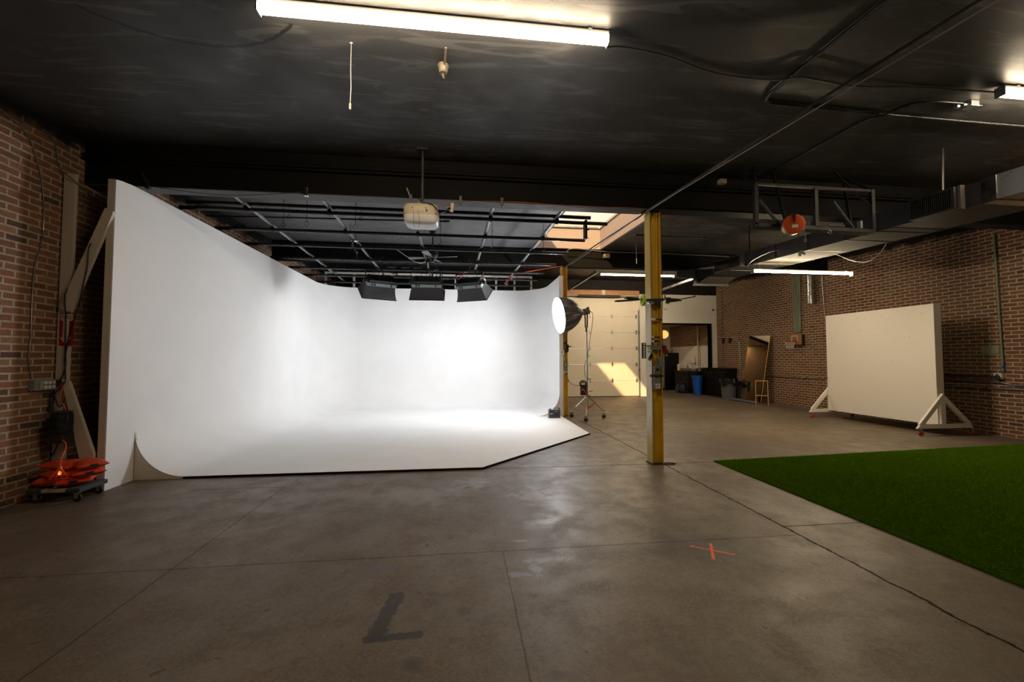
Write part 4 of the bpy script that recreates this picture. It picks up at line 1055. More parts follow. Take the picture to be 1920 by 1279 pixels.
build('arm', MB().cyl((2.80,5.49,2.272),(2.99,5.48,2.262),.014,10).box(2.80,5.47,2.235,2.97,5.50,2.256).cyl((2.785,5.49,2.28),(2.785,5.49,2.325),.008,8).box(2.79,5.465,2.262,2.86,5.505,2.288), M['black_metal'], ra, 'black grip arm', 40)
build('arm', MB().cyl((2.97,5.48,2.258),(3.19,5.46,2.303),.008,10).cyl((3.185,5.46,2.302),(3.21,5.458,2.307),.013,10), M['chrome'], ra, 'chrome arm with black tip', 40)
build('arm', MB().cyl((2.80,5.48,2.220),(3.02,5.47,2.248),.008,8).cyl((2.79,5.48,2.222),(2.84,5.48,2.215),.016,8), M['chrome'], ra, 'thin chrome grip arm', 40)
build('pin', MB().cyl((2.775,5.50,2.128),(2.825,5.50,2.128),.003,6), M['steel_dark'], ra)
tr = []
for k in range(40):
    t = 2*PI*k/40; tr.append((0, math.cos(t), math.sin(t)))
tm_ = MB(); cxx, cyy, czz = 2.475, 5.505, 2.247
dirx = Vector((.99,-.08,0)).normalized(); sdy = Vector((.08,.99,0)).normalized()
rings = []
for (r_, w_) in ((.038,-.018),(.078,-.018),(.078,.018),(.038,.018),(.038,-.018)):
    rings.append([Vector((cxx,cyy,czz)) + dirx*w_ + sdy*(r_*math.cos(2*PI*k/32)) + Vector((0,0,1))*(r_*math.sin(2*PI*k/32)) for k in range(32)])
tm_.grid(rings, True)
one('tape_roll', tm_, M['neon'], 'neon yellow tape roll hung on the left grip arms', 'tape roll', smooth=40)

# ================================================================== things on the far column
Y1 = 10.385
cab('thermostat', 'white thermostat on the end of the cyclorama right wall', 'thermostat', (2.43,10.228,1.545,2.535,10.258,1.650), M['white_plastic'], [('display', MB().box(2.462,10.223,1.59,2.50,10.2285,1.615), M['grey_box'])])
cab('wall_box', 'small grey switch box high on the far yellow column', 'electrical box', (2.545,Y1-.045,1.40,2.59,Y1,1.505), M['beige_plastic'], [('toggle', MB().box(2.562,Y1-.052,1.44,2.572,Y1-.045,1.462), M['white_plastic'])])
cab('wall_box', 'upper grey box with white knife switch on the far yellow column', 'electrical box', (2.545,Y1-.05,1.25,2.63,Y1,1.355), M['grey_box'], [('lever', MB().box(2.587,Y1-.056,1.28,2.595,Y1-.05,1.33).cyl((2.591,Y1-.056,1.285),(2.591,Y1-.05,1.285),.014,8), M['white_plastic'])])
cab('wall_box', 'lower grey box with white knife switch on the far yellow column', 'electrical box', (2.535,Y1-.05,1.145,2.618,Y1,1.240), M['grey_box'], [('lever', MB().box(2.575,Y1-.056,1.175,2.583,Y1-.05,1.215).cyl((2.579,Y1-.056,1.18),(2.579,Y1-.05,1.18),.014,8), M['white_plastic'])])
cab('plug_box', 'pinkish receptacle box with a black plug lowest on the far yellow column', 'electrical box', (2.53,Y1-.05,1.035,2.625,Y1,1.138), M['beige_strip'], [('plug', MB().cyl((2.605,Y1-.05,1.07),(2.605,Y1-.085,1.06),.018,10), M['black_plastic']), ('receptacle', MB().box(2.60,Y1-.055,1.10,2.62,Y1-.05,1.125), M['white_plastic'])])
r = thing('super_clamp', 'black clamp with side handle gripping the far yellow column', 'clamp', (2.62,Y1-.03,1.70))
build('jaw', MB().box(2.56,Y1-.05,1.80,2.64,Y1,1.86).box(2.62,Y1-.05,1.62,2.68,Y1,1.80).box(2.58,Y1-.06,1.60,2.66,Y1-.01,1.66), M['black_metal'], r, None, None, .004)
build('handle', MB().cyl((2.67,Y1-.04,1.74),(2.74,Y1-.06,1.745),.012,8), M['black_plastic'], r)
oc = MB()
for k in range(4):
    x = 2.535+.022*k
    oc.tube(curve_pts([(2.53,10.30,3.76),(x+.01,Y1-.012,3.6),(x+.012*math.sin(k),Y1-.012,3.1),(x+.02,Y1-.012,2.6),(x+.015*math.cos(k*2),Y1-.012,2.2),(x,Y1-.012,1.9)], 8), .006, 6)
one('orange_cord', oc, M['brown_cord'], 'bundle of orange cords hanging down the far yellow column', 'cord', smooth=60)
one('orange_cord', MB().tube(curve_pts([(2.615,Y1-.055,1.05),(2.63,Y1-.04,.98),(2.64,Y1-.02,.85),(2.62,Y1-.02,.76),(2.56,Y1-.02,.745),(2.535,Y1-.02,.82)], 6), .005, 6), M['orange_cord'], 'thin orange cord loop low on the far yellow column', 'cord', smooth=60)
one('red_cable', MB().tube(curve_pts([(2.52,10.30,3.77),(2.2,10.2,3.70),(1.9,10.3,3.66),(1.6,10.5,3.64),(1.40,10.6,3.66)], 6), .009, 6), M['orange_cord'], 'orange cable slung from the far yellow column to the pipe grid', 'cable', smooth=60)

# ================================================================== left corner
fs = thing('fire_extinguisher_sign', 'red FIRE EXTINGUISHER arrow sign on the left timber post', 'sign', (-4.34,5.168,1.59))
sx0, sx1, sz0, sz1, sy0 = -4.372, -4.234, 1.590, 1.948, 5.169
build('sign_plate', MB().box(sx0,sy0-.003,sz0,sx1,sy0,sz1), M['sign_red'], fs)
cxs = (sx0+sx1)/2 - .006
aw = [(sx0+.008,0,1.938),(sx0+.008,0,1.868),(cxs-.030,0,1.860),(cxs-.030,0,1.680),(cxs-.058,0,1.680),(cxs,0,1.602),(cxs+.058,0,1.680),(cxs+.030,0,1.680),(cxs+.030,0,1.860),(sx1-.008,0,1.868),(sx1-.008,0,1.938)]
build('arrow', MB().prism([(p[0],sy0-.0045,p[2]) for p in aw], (0,.0012,0)), M['sign_white'], fs, 'white arrow')
lt = MB().text('FIRE', (cxs+.006,sy0-.0046,1.898), (1,0,0), (0,0,1), .062)
for k, ch in enumerate('EXTINGUISHER'): lt.text(ch, (cxs,sy0-.0046,1.858-.0198*k), (1,0,0), (0,0,1), .0225)
build('lettering', lt, M['sign_red'], fs, 'red letters FIRE EXTINGUISHER')
ob = thing('outlet_box', 'galvanized multi outlet box on the left brick wall', 'outlet', (-4.38,5.02,1.12))
build('box', MB().box(-4.418,4.905,1.115,-4.355,5.145,1.225), M['outlet_steel'], ob, None, None, .003)
build('switch', MB().box(-4.356,4.955,1.130,-4.348,4.985,1.210), M['beige_plastic'], ob)
for j in range(3):
    for i in range(2):
        y, z = 5.015+.045*j, 1.145+.048*i
        build('receptacle', MB().cyl((-4.356,y,z),(-4.347,y,z),.019,14), M['white_plastic'], ob, None, 40)
build('plug', MB().cyl((-4.350,5.14,1.20),(-4.31,5.15,1.20),.018,10), M['black_plastic'], ob)
lc = curve_pts([(-4.40,4.40,3.86),(-4.405,4.53,3.83),(-4.408,4.67,3.80),(-4.408,4.80,3.69),(-4.408,4.90,3.47),(-4.408,4.95,3.25),(-4.408,4.975,3.0),(-4.408,4.97,2.70),(-4.408,4.91,2.42),(-4.408,4.895,2.1),(-4.408,4.90,1.7),(-4.408,4.89,1.45),(-4.406,4.93,1.24)], 6)
one('conduit', MB().tube(lc, .006, 6), M['galv'], 'grey conduit curving down the left brick wall to the outlet box', 'conduit', smooth=60)
lc = curve_pts([(-4.40,4.38,3.84),(-4.405,4.55,3.83),(-4.408,4.99,3.845),(-4.408,5.08,3.71),(-4.40,5.12,3.55),(-4.28,5.16,3.42),(-4.255,5.30,3.36),(-4.40,5.50,3.36),(-4.41,5.8,3.38)], 6)
one('cable', MB().tube(lc, .006, 6), M['grey_pipe'], 'upper grey cable looping from the left brick wall over the timber post', 'cable', smooth=60)
lc = curve_pts([(-4.02,5.10,2.95),(-4.13,5.10,2.50),(-4.21,5.10,2.25),(-4.27,5.12,2.0),(-4.30,5.15,1.75),(-4.285,5.155,1.52),(-4.30,5.155,1.32),(-4.34,5.15,1.18),(-4.36,5.12,1.08),(-4.33,5.10,1.05)], 6)
one('cable', MB().tube(curve_pts([(-4.055,5.20,2.80),(-4.072,5.115,2.68),(-4.085,5.115,2.45),(-4.12,5.12,2.25),(-4.18,5.14,2.0),(-4.255,5.155,1.74),(-4.285,5.155,1.56),(-4.30,5.155,1.44),(-4.27,5.15,1.1),(-4.26,5.11,.98),(-4.29,5.10,.93),(-4.34,5.10,1.05)], 6), .006, 6), M['black_plastic'], 'right black cable hanging across the timber post and sign', 'cable', smooth=60)
one('cable', MB().tube(curve_pts([(-4.275,5.165,2.26),(-4.285,5.118,2.17),(-4.29,5.115,2.05),(-4.295,5.14,1.93),(-4.30,5.155,1.6),(-4.295,5.158,1.45),(-4.30,5.155,1.3),(-4.36,5.14,1.13),(-4.385,5.12,1.05),(-4.39,5.11,.9)], 6), .006, 6), M['black_plastic'], 'left black cable hanging over the upper brace to the cord reel', 'cable', smooth=60)
one('cable', MB().tube(curve_pts([(-4.30,5.15,1.20),(-4.26,5.12,1.195),(-4.30,5.11,1.12),(-4.34,5.11,1.08),(-4.36,5.10,.98),(-4.37,5.08,.86)], 6), .007, 6), M['black_plastic'], 'short black cable from the outlet box to the cord reel', 'cable', smooth=60)
one('cable', MB().tube(curve_pts([(-4.235,5.06,.70),(-4.25,5.06,.55),(-4.29,5.07,.45),(-4.32,5.05,.38)], 6), .006, 6), M['black_plastic'], 'black cable trailing below the cord reel behind the work light', 'cable', smooth=60)
cr = thing('cord_reel', 'black cord reel wound with black cable on the left timber post', 'cord reel', (-4.32,5.06,.55))
rx, ry, rz = -4.215, 5.045, .775
build('spool', MB().lathe((rx,ry,rz-.115),(0,0,1),[(.02,0),(.092,0),(.098,.006),(.098,.014),(.07,.018),(.07,.212),(.088,.216),(.088,.228),(.02,.232)],28), M['black_plastic'], cr, None, 40)
wr = MB()
for k in range(15):
    for rr in (.078,.088):
        z = rz-.092+k*.0133 + (.004 if rr > .08 else 0); r2 = rr*(1-.35*max(0, (k-9)/8.)**2)
        wr.tube([(rx+r2*math.cos(t), ry+r2*math.sin(t), z + .004*math.sin(2*t+k)) for t in np.linspace(0,2*PI,25)[:-1]], .0066, 5, True)
build('wound_cable', wr, M['rubber'], cr, None, 60)
lp = MB()
lp.tube(curve_pts([(rx-.07,ry-.075,rz+.05),(rx,ry-.11,rz-.02),(rx+.06,ry-.10,rz+.03),(rx+.105,ry-.06,rz+.09),(rx+.09,ry-.07,rz-.03),(rx+.02,ry-.11,rz-.06)], 6), .006, 6)
build('loose_cable', lp, M['black_plastic'], cr, None, 60)
build('bracket', MB().box(rx-.07,ry-.07,.558,rx+.06,ry-.055,.65).box(rx-.07,ry-.055,.558,rx-.06,ry+.10,.65).box(rx+.05,ry-.055,.558,rx+.06,ry+.10,.65).box(rx-.07,ry+.10,.56,rx+.0,ry+.125,.90).box(rx-.06,ry-.055,.645,rx+.05,ry+.10,.655), M['black_plastic'], cr)
one('orange_cord', MB().tube(curve_pts([(-4.30,5.155,1.19),(-4.275,5.12,1.17),(-4.28,5.10,1.0),(-4.24,5.11,.93),(-4.235,5.12,.80)], 6), .006, 6), M['orange_cord'], 'orange cord from the outlet box to behind the cord reel', 'cord', smooth=60)
# dolly
dl = thing('furniture_dolly', 'low wooden furniture dolly with grey carpet ends carrying orange sandbags', 'dolly', (-4.06,4.95,0))
dx0, dx1, dy0, dy1 = -4.285, -3.80, 4.79, 5.115
build('rail', MB().box(dx0+.02,dy0,.105,dx1-.02,dy0+.06,.135), M['beige_strip'], dl, 'bare wooden rail', None, .003)
build('rail', MB().box(dx0+.02,dy1-.06,.105,dx1-.02,dy1,.135), M['beige_strip'], dl, 'bare wooden rail', None, .003)
for x0 in (dx0, dx1-.13): build('carpet_end', MB().box(x0,dy0-.012,.098,x0+.13,dy1+.012,.145), M['carpet_pad'], dl, None, None, .012)
for x in (dx0+.06, dx1-.06):
    for y in (dy0+.035, dy1-.035):
        c = build('caster', MB().box(x-.028,y-.022,.090,x+.028,y+.022,.097).box(x-.014,y-.018,.035,x+.022,y-.014,.09).box(x-.014,y+.014,.035,x+.022,y+.018,.09), M['galv'], dl)
        build('wheel', MB().lathe((x+.008,y-.012,.040),(0,1,0),[(.012,0),(.037,0),(.040,.005),(.040,.019),(.037,.024),(.012,.024)],18), M['rubber'], c, None, 40)
def sandbag(c, L, W, H, rz, lab, tilt=0, handle=True):
    r = thing('sandbag', lab, 'sandbag', c, 'orange sandbags on the dolly')
    m = MB(); N, K = 18, 14; top = []; bot = []
    for i in range(N+1):
        u = -1+2*i/N; a = []; b = []
        for j in range(K+1):
            v = -1+2*j/K
            e = max(0, (1-abs(u)**2.4))*max(0, (1-abs(v)**2.4)); hh = H/2*(e**.55)
            wr_ = .006*math.sin(5*u+3*v+c[0]*40)*e + .004*math.sin(11*v-7*u)*e
            pin = 1-.09*abs(v)*(1-abs(u)) - .05*abs(u)*(1-abs(v))
            x, y = u*L/2*pin, v*W/2*pin
            a.append((x, y, H/2+hh*.95+wr_ + tilt*x)); b.append((x, y, H/2-hh*.95 + tilt*x))
        top.append(a); bot.append(b[::-1])
    m.grid(top); m.grid(bot)
    R = Matrix.Rotation(rz, 3, 'Z'); m.rot(R)
    build('bag', m, M['red_fabric'], r, None, 60, 0, True)
    if handle:
        h = MB().box(L*.5-.012, -.03, H*.38+tilt*L/2, L*.5+.004, .03, H*.66+tilt*L/2).rot(R)
        build('velcro_tab', h, M['black_fabric'], r, 'black tab', None, 0, True)
    return r
sandbag((-4.165,4.94,.142),.24,.27,.11,math.radians(188),'orange sandbag lying bottom left on the dolly carpet end')
sandbag((-3.955,4.93,.142),.25,.29,.10,math.radians(-62),'orange sandbag lying bottom right directly on the dolly')
sandbag((-4.10,4.93,.216),.26,.25,.10,math.radians(150),'orange sandbag in the middle layer behind the work light')
sandbag((-3.875,4.95,.222),.27,.27,.10,math.radians(-42),'orange sandbag in the middle right of the pile next to the cyclorama stud')
sandbag((-4.11,4.98,.292),.34,.27,.10,math.radians(172),'orange sandbag on top left of the pile below the cord reel', .06)
sandbag((-3.86,4.96,.300),.30,.25,.095,math.radians(-38),'orange sandbag on top right of the pile with black tab')
wl = thing('work_light', 'orange caged work light hanging on its cord in front of the sandbags', 'work light', (-3.966,4.75,.26))
wx, wy, wz = -3.966, 4.755, .352
wc = MB()
for k in range(10):
    t = 2*PI*k/10
    wc.tube([(wx+.016*math.cos(t),wy+.016*math.sin(t),wz),(wx+.035*math.cos(t),wy+.035*math.sin(t),wz-.035),(wx+.072*math.cos(t),wy+.072*math.sin(t),wz-.088)], .0025, 5)
for r_, z in ((.035,wz-.035),(.055,wz-.062),(.072,wz-.088)): wc.tube([(wx+r_*math.cos(t),wy+r_*math.sin(t),z) for t in np.linspace(0,2*PI,25)[:-1]], .0025, 5, True)
build('cage', wc, M['orange_cord'], wl, None, 60)
build('socket', MB().lathe((wx,wy,wz+.028),(0,0,-1),[(.010,0),(.018,.01),(.020,.05)],14), M['orange_paint'], wl, None, 40)
build('bulb', MB().sphere((wx,wy,wz-.045),.015,14,8,(1,1,1.2)), M['lamp_orange'], wl, 'glowing orange bulb', 60)
build('cord', MB().tube(curve_pts([(wx,wy,wz+.02),(wx-.004,4.77,.45),(wx-.02,4.83,.52),(-4.07,4.93,.57),(-4.17,5.0,.60)], 6), .006, 6), M['orange_cord'], wl, None, 60)

# ================================================================== right wall
def wallpipe(name, pts, r_, mat, label, cat='conduit', group=None): return one(name, MB().tube(pts, r_, 8), mat, label, cat, group, 60)
XW = 9.972
wallpipe('conduit', [(XW,6.72,3.80),(XW,6.70,2.4),(XW,6.68,1.21)], .017, M['green_pipe'], 'vertical grey green conduit down the brick right of the rolling wall', 'conduit')
wallpipe('conduit', [(XW,7.9,1.01),(XW,6.9,1.005),(XW,6.72,1.00),(XW,6.55,.965),(XW,4.9,.962)], .015, M['galv'], 'upper horizontal conduit low on the brick behind the rolling wall')
wallpipe('conduit', [(XW,7.9,.89),(XW,4.9,.885)], .017, M['galv'], 'lower horizontal conduit low on the brick behind the rolling wall')
wallpipe('conduit', [(XW,9.3,1.10),(XW,6.80,1.105)], .015, M['dark_brown_metal'], 'dark short conduit running into the wall outlet box')
r = thing('wall_outlet', 'white outlet box with a black plug on the right brick wall', 'outlet', (9.97,6.74,1.05))
build('box', MB().box(9.935,6.685,1.065,9.998,6.805,1.175), M['white_plastic'], r, None, None, .004)
build('plug', MB().cyl((9.935,6.74,1.10),(9.885,6.73,1.095),.040,14).cyl((9.935,6.74,1.14),(9.90,6.735,1.145),.016,10), M['black_plastic'], r, None, 40)
build('blue_cap', MB().cyl((XW,6.685,1.27),(XW,6.685,1.31),.021,10), M['blue_bin'], r)
tag(build('paint_patch', MB().box(9.992,6.745,1.545,9.999,7.015,1.695), M['pale_green']), 'pale green rectangle on the brick right of the rolling wall', 'wall plate')
for k in range(5):
    y = 11.32+.065*k
    wallpipe('pipe', [(XW-.01,y,4.20),(XW-.01,y,3.2),(XW-.01,y+.012*(k-2)*-1,2.22)], .021, M['green_pipe'], 'green painted vertical pipe above the basketball hoop, %s of five' % ('nearest the silver duct','second from the silver duct','middle one','second from the mirror side','nearest the mirror')[k], 'pipe', 'green pipes above the hoop')
wallpipe('flue_pipe', [(9.87,10.83,4.22),(9.87,10.83,3.0)], .095, M['galv'], 'shiny galvanized vertical duct pipe on the right brick wall', 'duct pipe')
wallpipe('conduit', [(XW,10.55,4.22),(XW,10.53,3.2),(XW,10.48,2.62)], .012, M['galv'], 'thin grey conduit right of the shiny duct pipe', 'conduit')
wallpipe('conduit', [(XW,15.42,2.27),(XW,14.25,2.20),(XW,14.15,2.17),(XW,14.11,2.10),(XW,14.10,.62)], .016, M['galv'], 'grey conduit bending down the brick beside the black bar')
wallpipe('conduit', [(XW,12.75,.87),(XW,10.62,.90),(XW,10.52,.89),(XW,10.49,.84),(XW,10.48,.45)], .015, M['galv'], 'grey conduit running along the brick between mirror and rolling wall')
wallpipe('conduit', [(XW,15.44,4.2),(XW,15.20,4.15),(XW,15.10,4.0),(XW,15.10,1.1)], .02, M['brick_right'], 'brick coloured vertical conduit near the kitchen corner')
for (y, z, lab) in ((14.62,2.12,'small black fixture hanging left of the conduit bend'),(15.02,2.12,'small black fixture hanging nearest the kitchen corner'),(13.25,2.10,'black wall speaker beside the top of the leaning mirror')):
    w_ = .05 if y < 14 else .035
    r = thing('wall_fixture', lab, 'wall fixture', (9.95,y,z-.1), 'black fixtures on the brick wall')
    build('body', MB().box(9.90,y-w_,z-.10,9.97,y+w_,z+.10), M['black_plastic'], r, None, None, .01)
    build('bracket', MB().box(9.97,y-.015,z-.02,9.999,y+.015,z+.08), M['steel_dark'], r)
r = thing('junction_box', 'black junction box at the foot of the bent conduit', 'electrical box', (9.95,14.1,.52))
build('box', MB().box(9.90,14.02,.50,9.998,14.18,.64), M['black_plastic'], r, None, None, .006)
build('plug', MB().cyl((9.90,14.06,.57),(9.85,14.06,.55),.03,10), M['rubber'], r)
r = thing('door_intercom', 'dark electrical panel and pipe half hidden behind the rolling wall', 'electrical box', (9.95,10.22,1.0))
build('box', MB().box(9.90,10.18,1.02,9.998,10.36,1.22), M['black_plastic'], r, None, None, .006)
build('upper_box', MB().box(9.90,10.10,1.22,9.998,10.30,1.38), M['black_plastic'], r, None, None, .006)
build('riser', MB().cyl((XW-.01,10.16,1.38),(XW-.01,10.16,1.98),.03,10).cyl((XW-.01,10.20,1.95),(XW-.01,10.20,2.04),.05,10), M['steel_dark'], r, None, 40)
cab('wall_fixture_light', 'small white box with a blue light low behind the rolling wall', 'electrical box', (9.93,10.22,.22,9.998,10.36,.36), M['white_plastic'], [('blue_label', MB().box(9.925,10.20,.24,9.93,10.26,.40), M['blue_bin'])])
# basketball hoop
bh = thing('basketball_hoop', 'small brown toy basketball hoop on the brick under the green pipes', 'basketball hoop', (9.95,11.48,1.86))
build('backboard', MB().box(9.90,11.24,1.86,9.93,11.72,2.19), M['hoop_board'], bh, None, None, .006)
build('backing', MB().box(9.93,11.23,1.82,9.998,11.68,2.15), M['black_plastic'], bh)
sq = MB()
for (a, b) in (((11.38,1.95),(11.38,2.12)),((11.60,1.95),(11.60,2.12)),((11.372,2.12),(11.608,2.12))): sq.bar((9.897,a[0],a[1]),(9.897,b[0],b[1]),.016,.003,(1,0,0))
build('target_square', sq, M['logo_white'], bh, 'white painted target square')
rim = MB().tube([(9.75+.13*math.cos(t),11.50+.13*math.sin(t),1.95) for t in np.linspace(0,2*PI,29)[:-1]], .009, 6, True).box(9.86,11.45,1.925,9.90,11.55,1.99)
build('rim', rim, M['wheel_red'], bh, 'dark red rim', 50)
nt = MB()
for k in range(12):
    for s in (-1, 1):
        pts = []
        for j in range(5):
            t = 2*PI*(k + s*j*.5)/12; rr = .13-.012*j; pts.append((9.75+rr*math.cos(t),11.50+rr*math.sin(t),1.945-.05*j))
        nt.tube(pts, .003, 4)
build('net', nt, M['white_plastic'], bh, 'white net')
# mirror
mr = thing('leaning_mirror', 'tall frameless mirror leaning tilted against the right brick wall', 'mirror', (9.7,13.0,0))
bl, br = Vector((9.55,13.55,.03)), Vector((9.55,12.56,.03)); tl, tr_ = Vector((9.90,13.49,2.22)), Vector((9.90,12.51,2.19))
nn = (br-bl).cross(tl-bl).normalized(); nn = nn if nn.x < 0 else -nn
build('glass', MB().hexa([bl, br, br-nn*.006, bl-nn*.006], [tl, tr_, tr_-nn*.006, tl-nn*.006]), M['mirror'], mr)
fm = MB()
for a, b in ((bl, tl), (br, tr_)): fm.bar(a-nn*.012, b-nn*.012, .02, .016, nn)
build('edge_strip', fm, M['gold'], mr, 'thin golden side edges')
build('backing', MB().hexa([bl-nn*.007, br-nn*.007, br-nn*.02, bl-nn*.02], [tl-nn*.007, tr_-nn*.007, tr_-nn*.02, tl-nn*.02]), M['black_plastic'], mr)
one('fabric_roll', MB().cyl((9.35,13.75,.042),(9.30,12.35,.042),.042,16).cyl((9.35,13.751,.042),(9.35,13.753,.042),.02,10), M['grey_roll'], 'grey blue roll lying on the floor at the foot of the mirror', 'roll', smooth=40)
# gold stool
gs = thing('bar_stool', 'thin gold metal bar stool frame beside the mirror', 'stool', (9.2,12.05,0))
gx, gy, gh = 9.22, 12.05, .76
_c, _s = math.cos(math.radians(-37)), math.sin(math.radians(-37))
def gq(a, b, k=1.): return (gx + k*(a*.165*_c - b*.125*_s), gy + k*(a*.165*_s + b*.125*_c))
for a in (-1, 1):
    for b in (-1, 1): build('leg', MB().cyl((*gq(a,b),0),(*gq(a,b,.96),gh-.01),.0095,10), M['gold'], gs, None, 40)
f1 = MB(); f2 = MB()
P4 = [(-1,-1),(1,-1),(1,1),(-1,1)]
for k in range(4):
    a, b = P4[k], P4[(k+1) % 4]
    f1.bar((*gq(*a),gh-.006),(*gq(*b),gh-.006),.02,.014)
    f2.cyl((*gq(*a,.99),.30),(*gq(*b,.99),.30),.008,8)
build('seat_frame', f1, M['gold'], gs); build('foot_ring', f2, M['gold'], gs, None, 40)

# ================================================================== bins and kitchen
def bin_(name, label, x, y, r0, r1, h, mat, rim, ribs=0):
    r = thing(name, label, 'bin', (x,y,0))
    m = MB().lathe((x,y,0),(0,0,1),[(r0,0),(r1,h),(r1+rim,h),(r1+rim,h-.05),(r1-.008,h-.05),(r1-.012,h-.005)],28, True, False)
    m.lathe((x,y,.02),(0,0,1),[(r0-.012,0),(r1-.012,h-.03)],28, True, False)
    build('tub', m, mat, r, None, 40)
    return r
b1 = bin_('recycling_bin', 'slim bright blue recycling bin in front of the black bar', 9.31, 15.78, .14, .185, .76, M['blue_bin'], .03)
build('handle', MB().box(9.26,15.555,.60,9.36,15.585,.68), M['blue_bin'], b1)
b2 = bin_('trash_can', 'round grey trash can with a black bag over its rim', 9.40, 13.95, .21, .27, .70, M['grey_bin'], .02)
bg = MB(); rows = []
for j, (rr, z) in enumerate(((.24,.60),(.262,.715),(.30,.735),(.305,.70),(.312,.62),(.306,.54),(.300,.50))):
    row = []
    for k in range(48):
        t = 2*PI*k/48; w = .010*math.sin(7*t+j*1.3)+.007*math.sin(13*t-j)
        row.append((9.40+(rr+w*(j > 1))*math.cos(t), 13.95+(rr+w*(j > 1))*math.sin(t), z + (.045*math.sin(3*t+1)+.03*math.sin(5*t) if j >= 5 else .008*math.sin(9*t))))
    rows.append(row)
build('bin_bag', bg.grid(rows, True), M['bag'], b2, 'black plastic bag', 70)
for s in (0, 1, 2, 3):
    t = s*PI/2+.4; build('rib', MB().bar((9.40+.213*math.cos(t),13.95+.213*math.sin(t),.05),(9.40+.256*math.cos(t),13.95+.256*math.sin(t),.52),.05,.012,(math.cos(t),math.sin(t),0)), M['grey_bin'], b2)
# black bar unit in front of the opening
def cabinet(name, label, x0, y0, y1, h, ndoor, top_h=.035, x1=9.985):
    r = thing(name, label, 'cabinet', ((x0+x1)/2,(y0+y1)/2,0))
    build('carcass', MB().box(x0+.02,y0,.09,x1,y1,h-top_h), M['cabinet'], r)
    build('plinth', MB().box(x0+.07,y0+.01,0,x1,y1-.01,.09), M['black_plastic'], r)
    build('counter_top', MB().box(x0-.02,y0-.01,h-top_h,x1,y1+.01,h), M['cabinet'], r, None, None, .004)
    W = (y1-y0)/ndoor
    for k in range(ndoor):
        a, b = y0+k*W+.008, y0+(k+1)*W-.008
        dr = build('drawer', MB().box(x0,a,h-top_h-.19,x0+.019,b,h-top_h-.015), M['cabinet'], r, None, None, .003)
        d = build('door', MB().box(x0,a,.11,x0+.019,b,h-top_h-.205), M['cabinet'], r, None, None, .003)
        build('door_frame', MB().box(x0-.006,a,.11,x0-.0005,a+.06,h-top_h-.205).box(x0-.006,b-.06,.11,x0-.0005,b,h-top_h-.205).box(x0-.006,a+.06,.11,x0-.0005,b-.06,.17).box(x0-.006,a+.06,h-top_h-.265,x0-.0005,b-.06,h-top_h-.205), M['cabinet'], d)
    return r
k1 = cabinet('bar_cabinet', 'long black bar cabinet with raised ledge ending beside the trash can', 9.52, 14.32, 15.46, .93, 3)
build('raised_ledge', MB().box(9.62,14.30,.931,9.985,15.46,1.06).box(9.56,14.28,1.06,9.985,15.46,1.09), M['cabinet'], k1, None, None, .004)
k2 = cabinet('sink_cabinet', 'black kitchen cabinet with sink counter right of the fridge', 9.42, 16.0, 17.75, .93, 3, .035, 9.96)
build('raised_ledge', MB().box(9.66,15.68,.0,9.96,15.99,1.08).box(9.70,16.01,.931,9.96,16.5,1.04), M['cabinet'], k2, None, None, .004)
rf = thing('fridge', 'black refrigerator with stainless doors in the kitchen alcove', 'fridge', (9.6,18.75,0))
build('cabinet_body', MB().box(9.29,18.42,.03,9.985,19.12,1.70), M['cabinet'], rf, None, None, .008)
build('upper_door', MB().box(9.225,18.42,1.21,9.285,19.12,1.70), M['stainless'], rf, 'stainless upper door', None, .01)
build('lower_door', MB().box(9.225,18.42,.10,9.285,19.12,1.20), M['stainless'], rf, 'stainless lower door', None, .01)
build('handle', MB().box(9.19,18.46,.75,9.21,18.48,1.15).box(9.205,18.46,.76,9.226,18.48,.78).box(9.205,18.46,1.12,9.226,18.48,1.14), M['stainless'], rf)
build('handle', MB().box(9.19,18.46,1.26,9.21,18.48,1.60).box(9.205,18.46,1.27,9.226,18.48,1.29).box(9.205,18.46,1.57,9.226,18.48,1.59), M['stainless'], rf)
build('sticker', MB().box(9.34,18.415,1.625,9.40,18.419,1.645).box(9.34,18.415,1.595,9.46,18.419,1.61).box(9.34,18.415,1.555,9.42,18.419,1.58), M['logo_white'], rf, 'small white sticker')
build('foot', MB().box(9.32,18.45,0,9.38,18.51,.03).box(9.88,19.0,0,9.94,19.06,.03), M['black_plastic'], rf)
rbg = thing('red_bag', 'crumpled dark red bag lying on top of the fridge', 'bag', (9.32,18.75,1.70))
rows = []
for j, (w, d, z) in enumerate(((.30,.17,1.702),(.31,.18,1.78),(.26,.15,1.84),(.19,.11,1.93),(.215,.10,2.02),(.20,.03,2.055))):
    rows.append([(9.33+w*math.cos(t)*(1+.06*math.sin(5*t+j)), 18.75+d*math.sin(t)*(1+.08*math.sin(4*t+j*2)), z+.012*math.sin(3*t+j)) for t in np.linspace(0,2*PI,29)[:-1]])
rm_ = MB().grid(rows, True); rm_.f.append(tuple(range(28))[::-1]); rm_.f.append(tuple(range(28*5, 28*6)))
build('cloth', rm_, M['crimson'], rbg, None, 60)
def bottle(label, x, y, z, r_, h, mat, capm, cat='bottle'):
    b = thing('bottle', label, cat, (x,y,z))
    build('body', MB().lathe((x,y,z),(0,0,1),[(r_,0),(r_,h*.62),(r_*.4,h*.80),(r_*.36,h*.95)],14), mat, b, None, 40)
    build('cap', MB().cyl((x,y,z+h*.95),(x,y,z+h),r_*.42,10), capm, b)
bottle('small brown bottle on the fridge right of the red bag', 9.74, 18.6, 1.70, .03, .24, M['hoop_board'], M['red_plastic'])
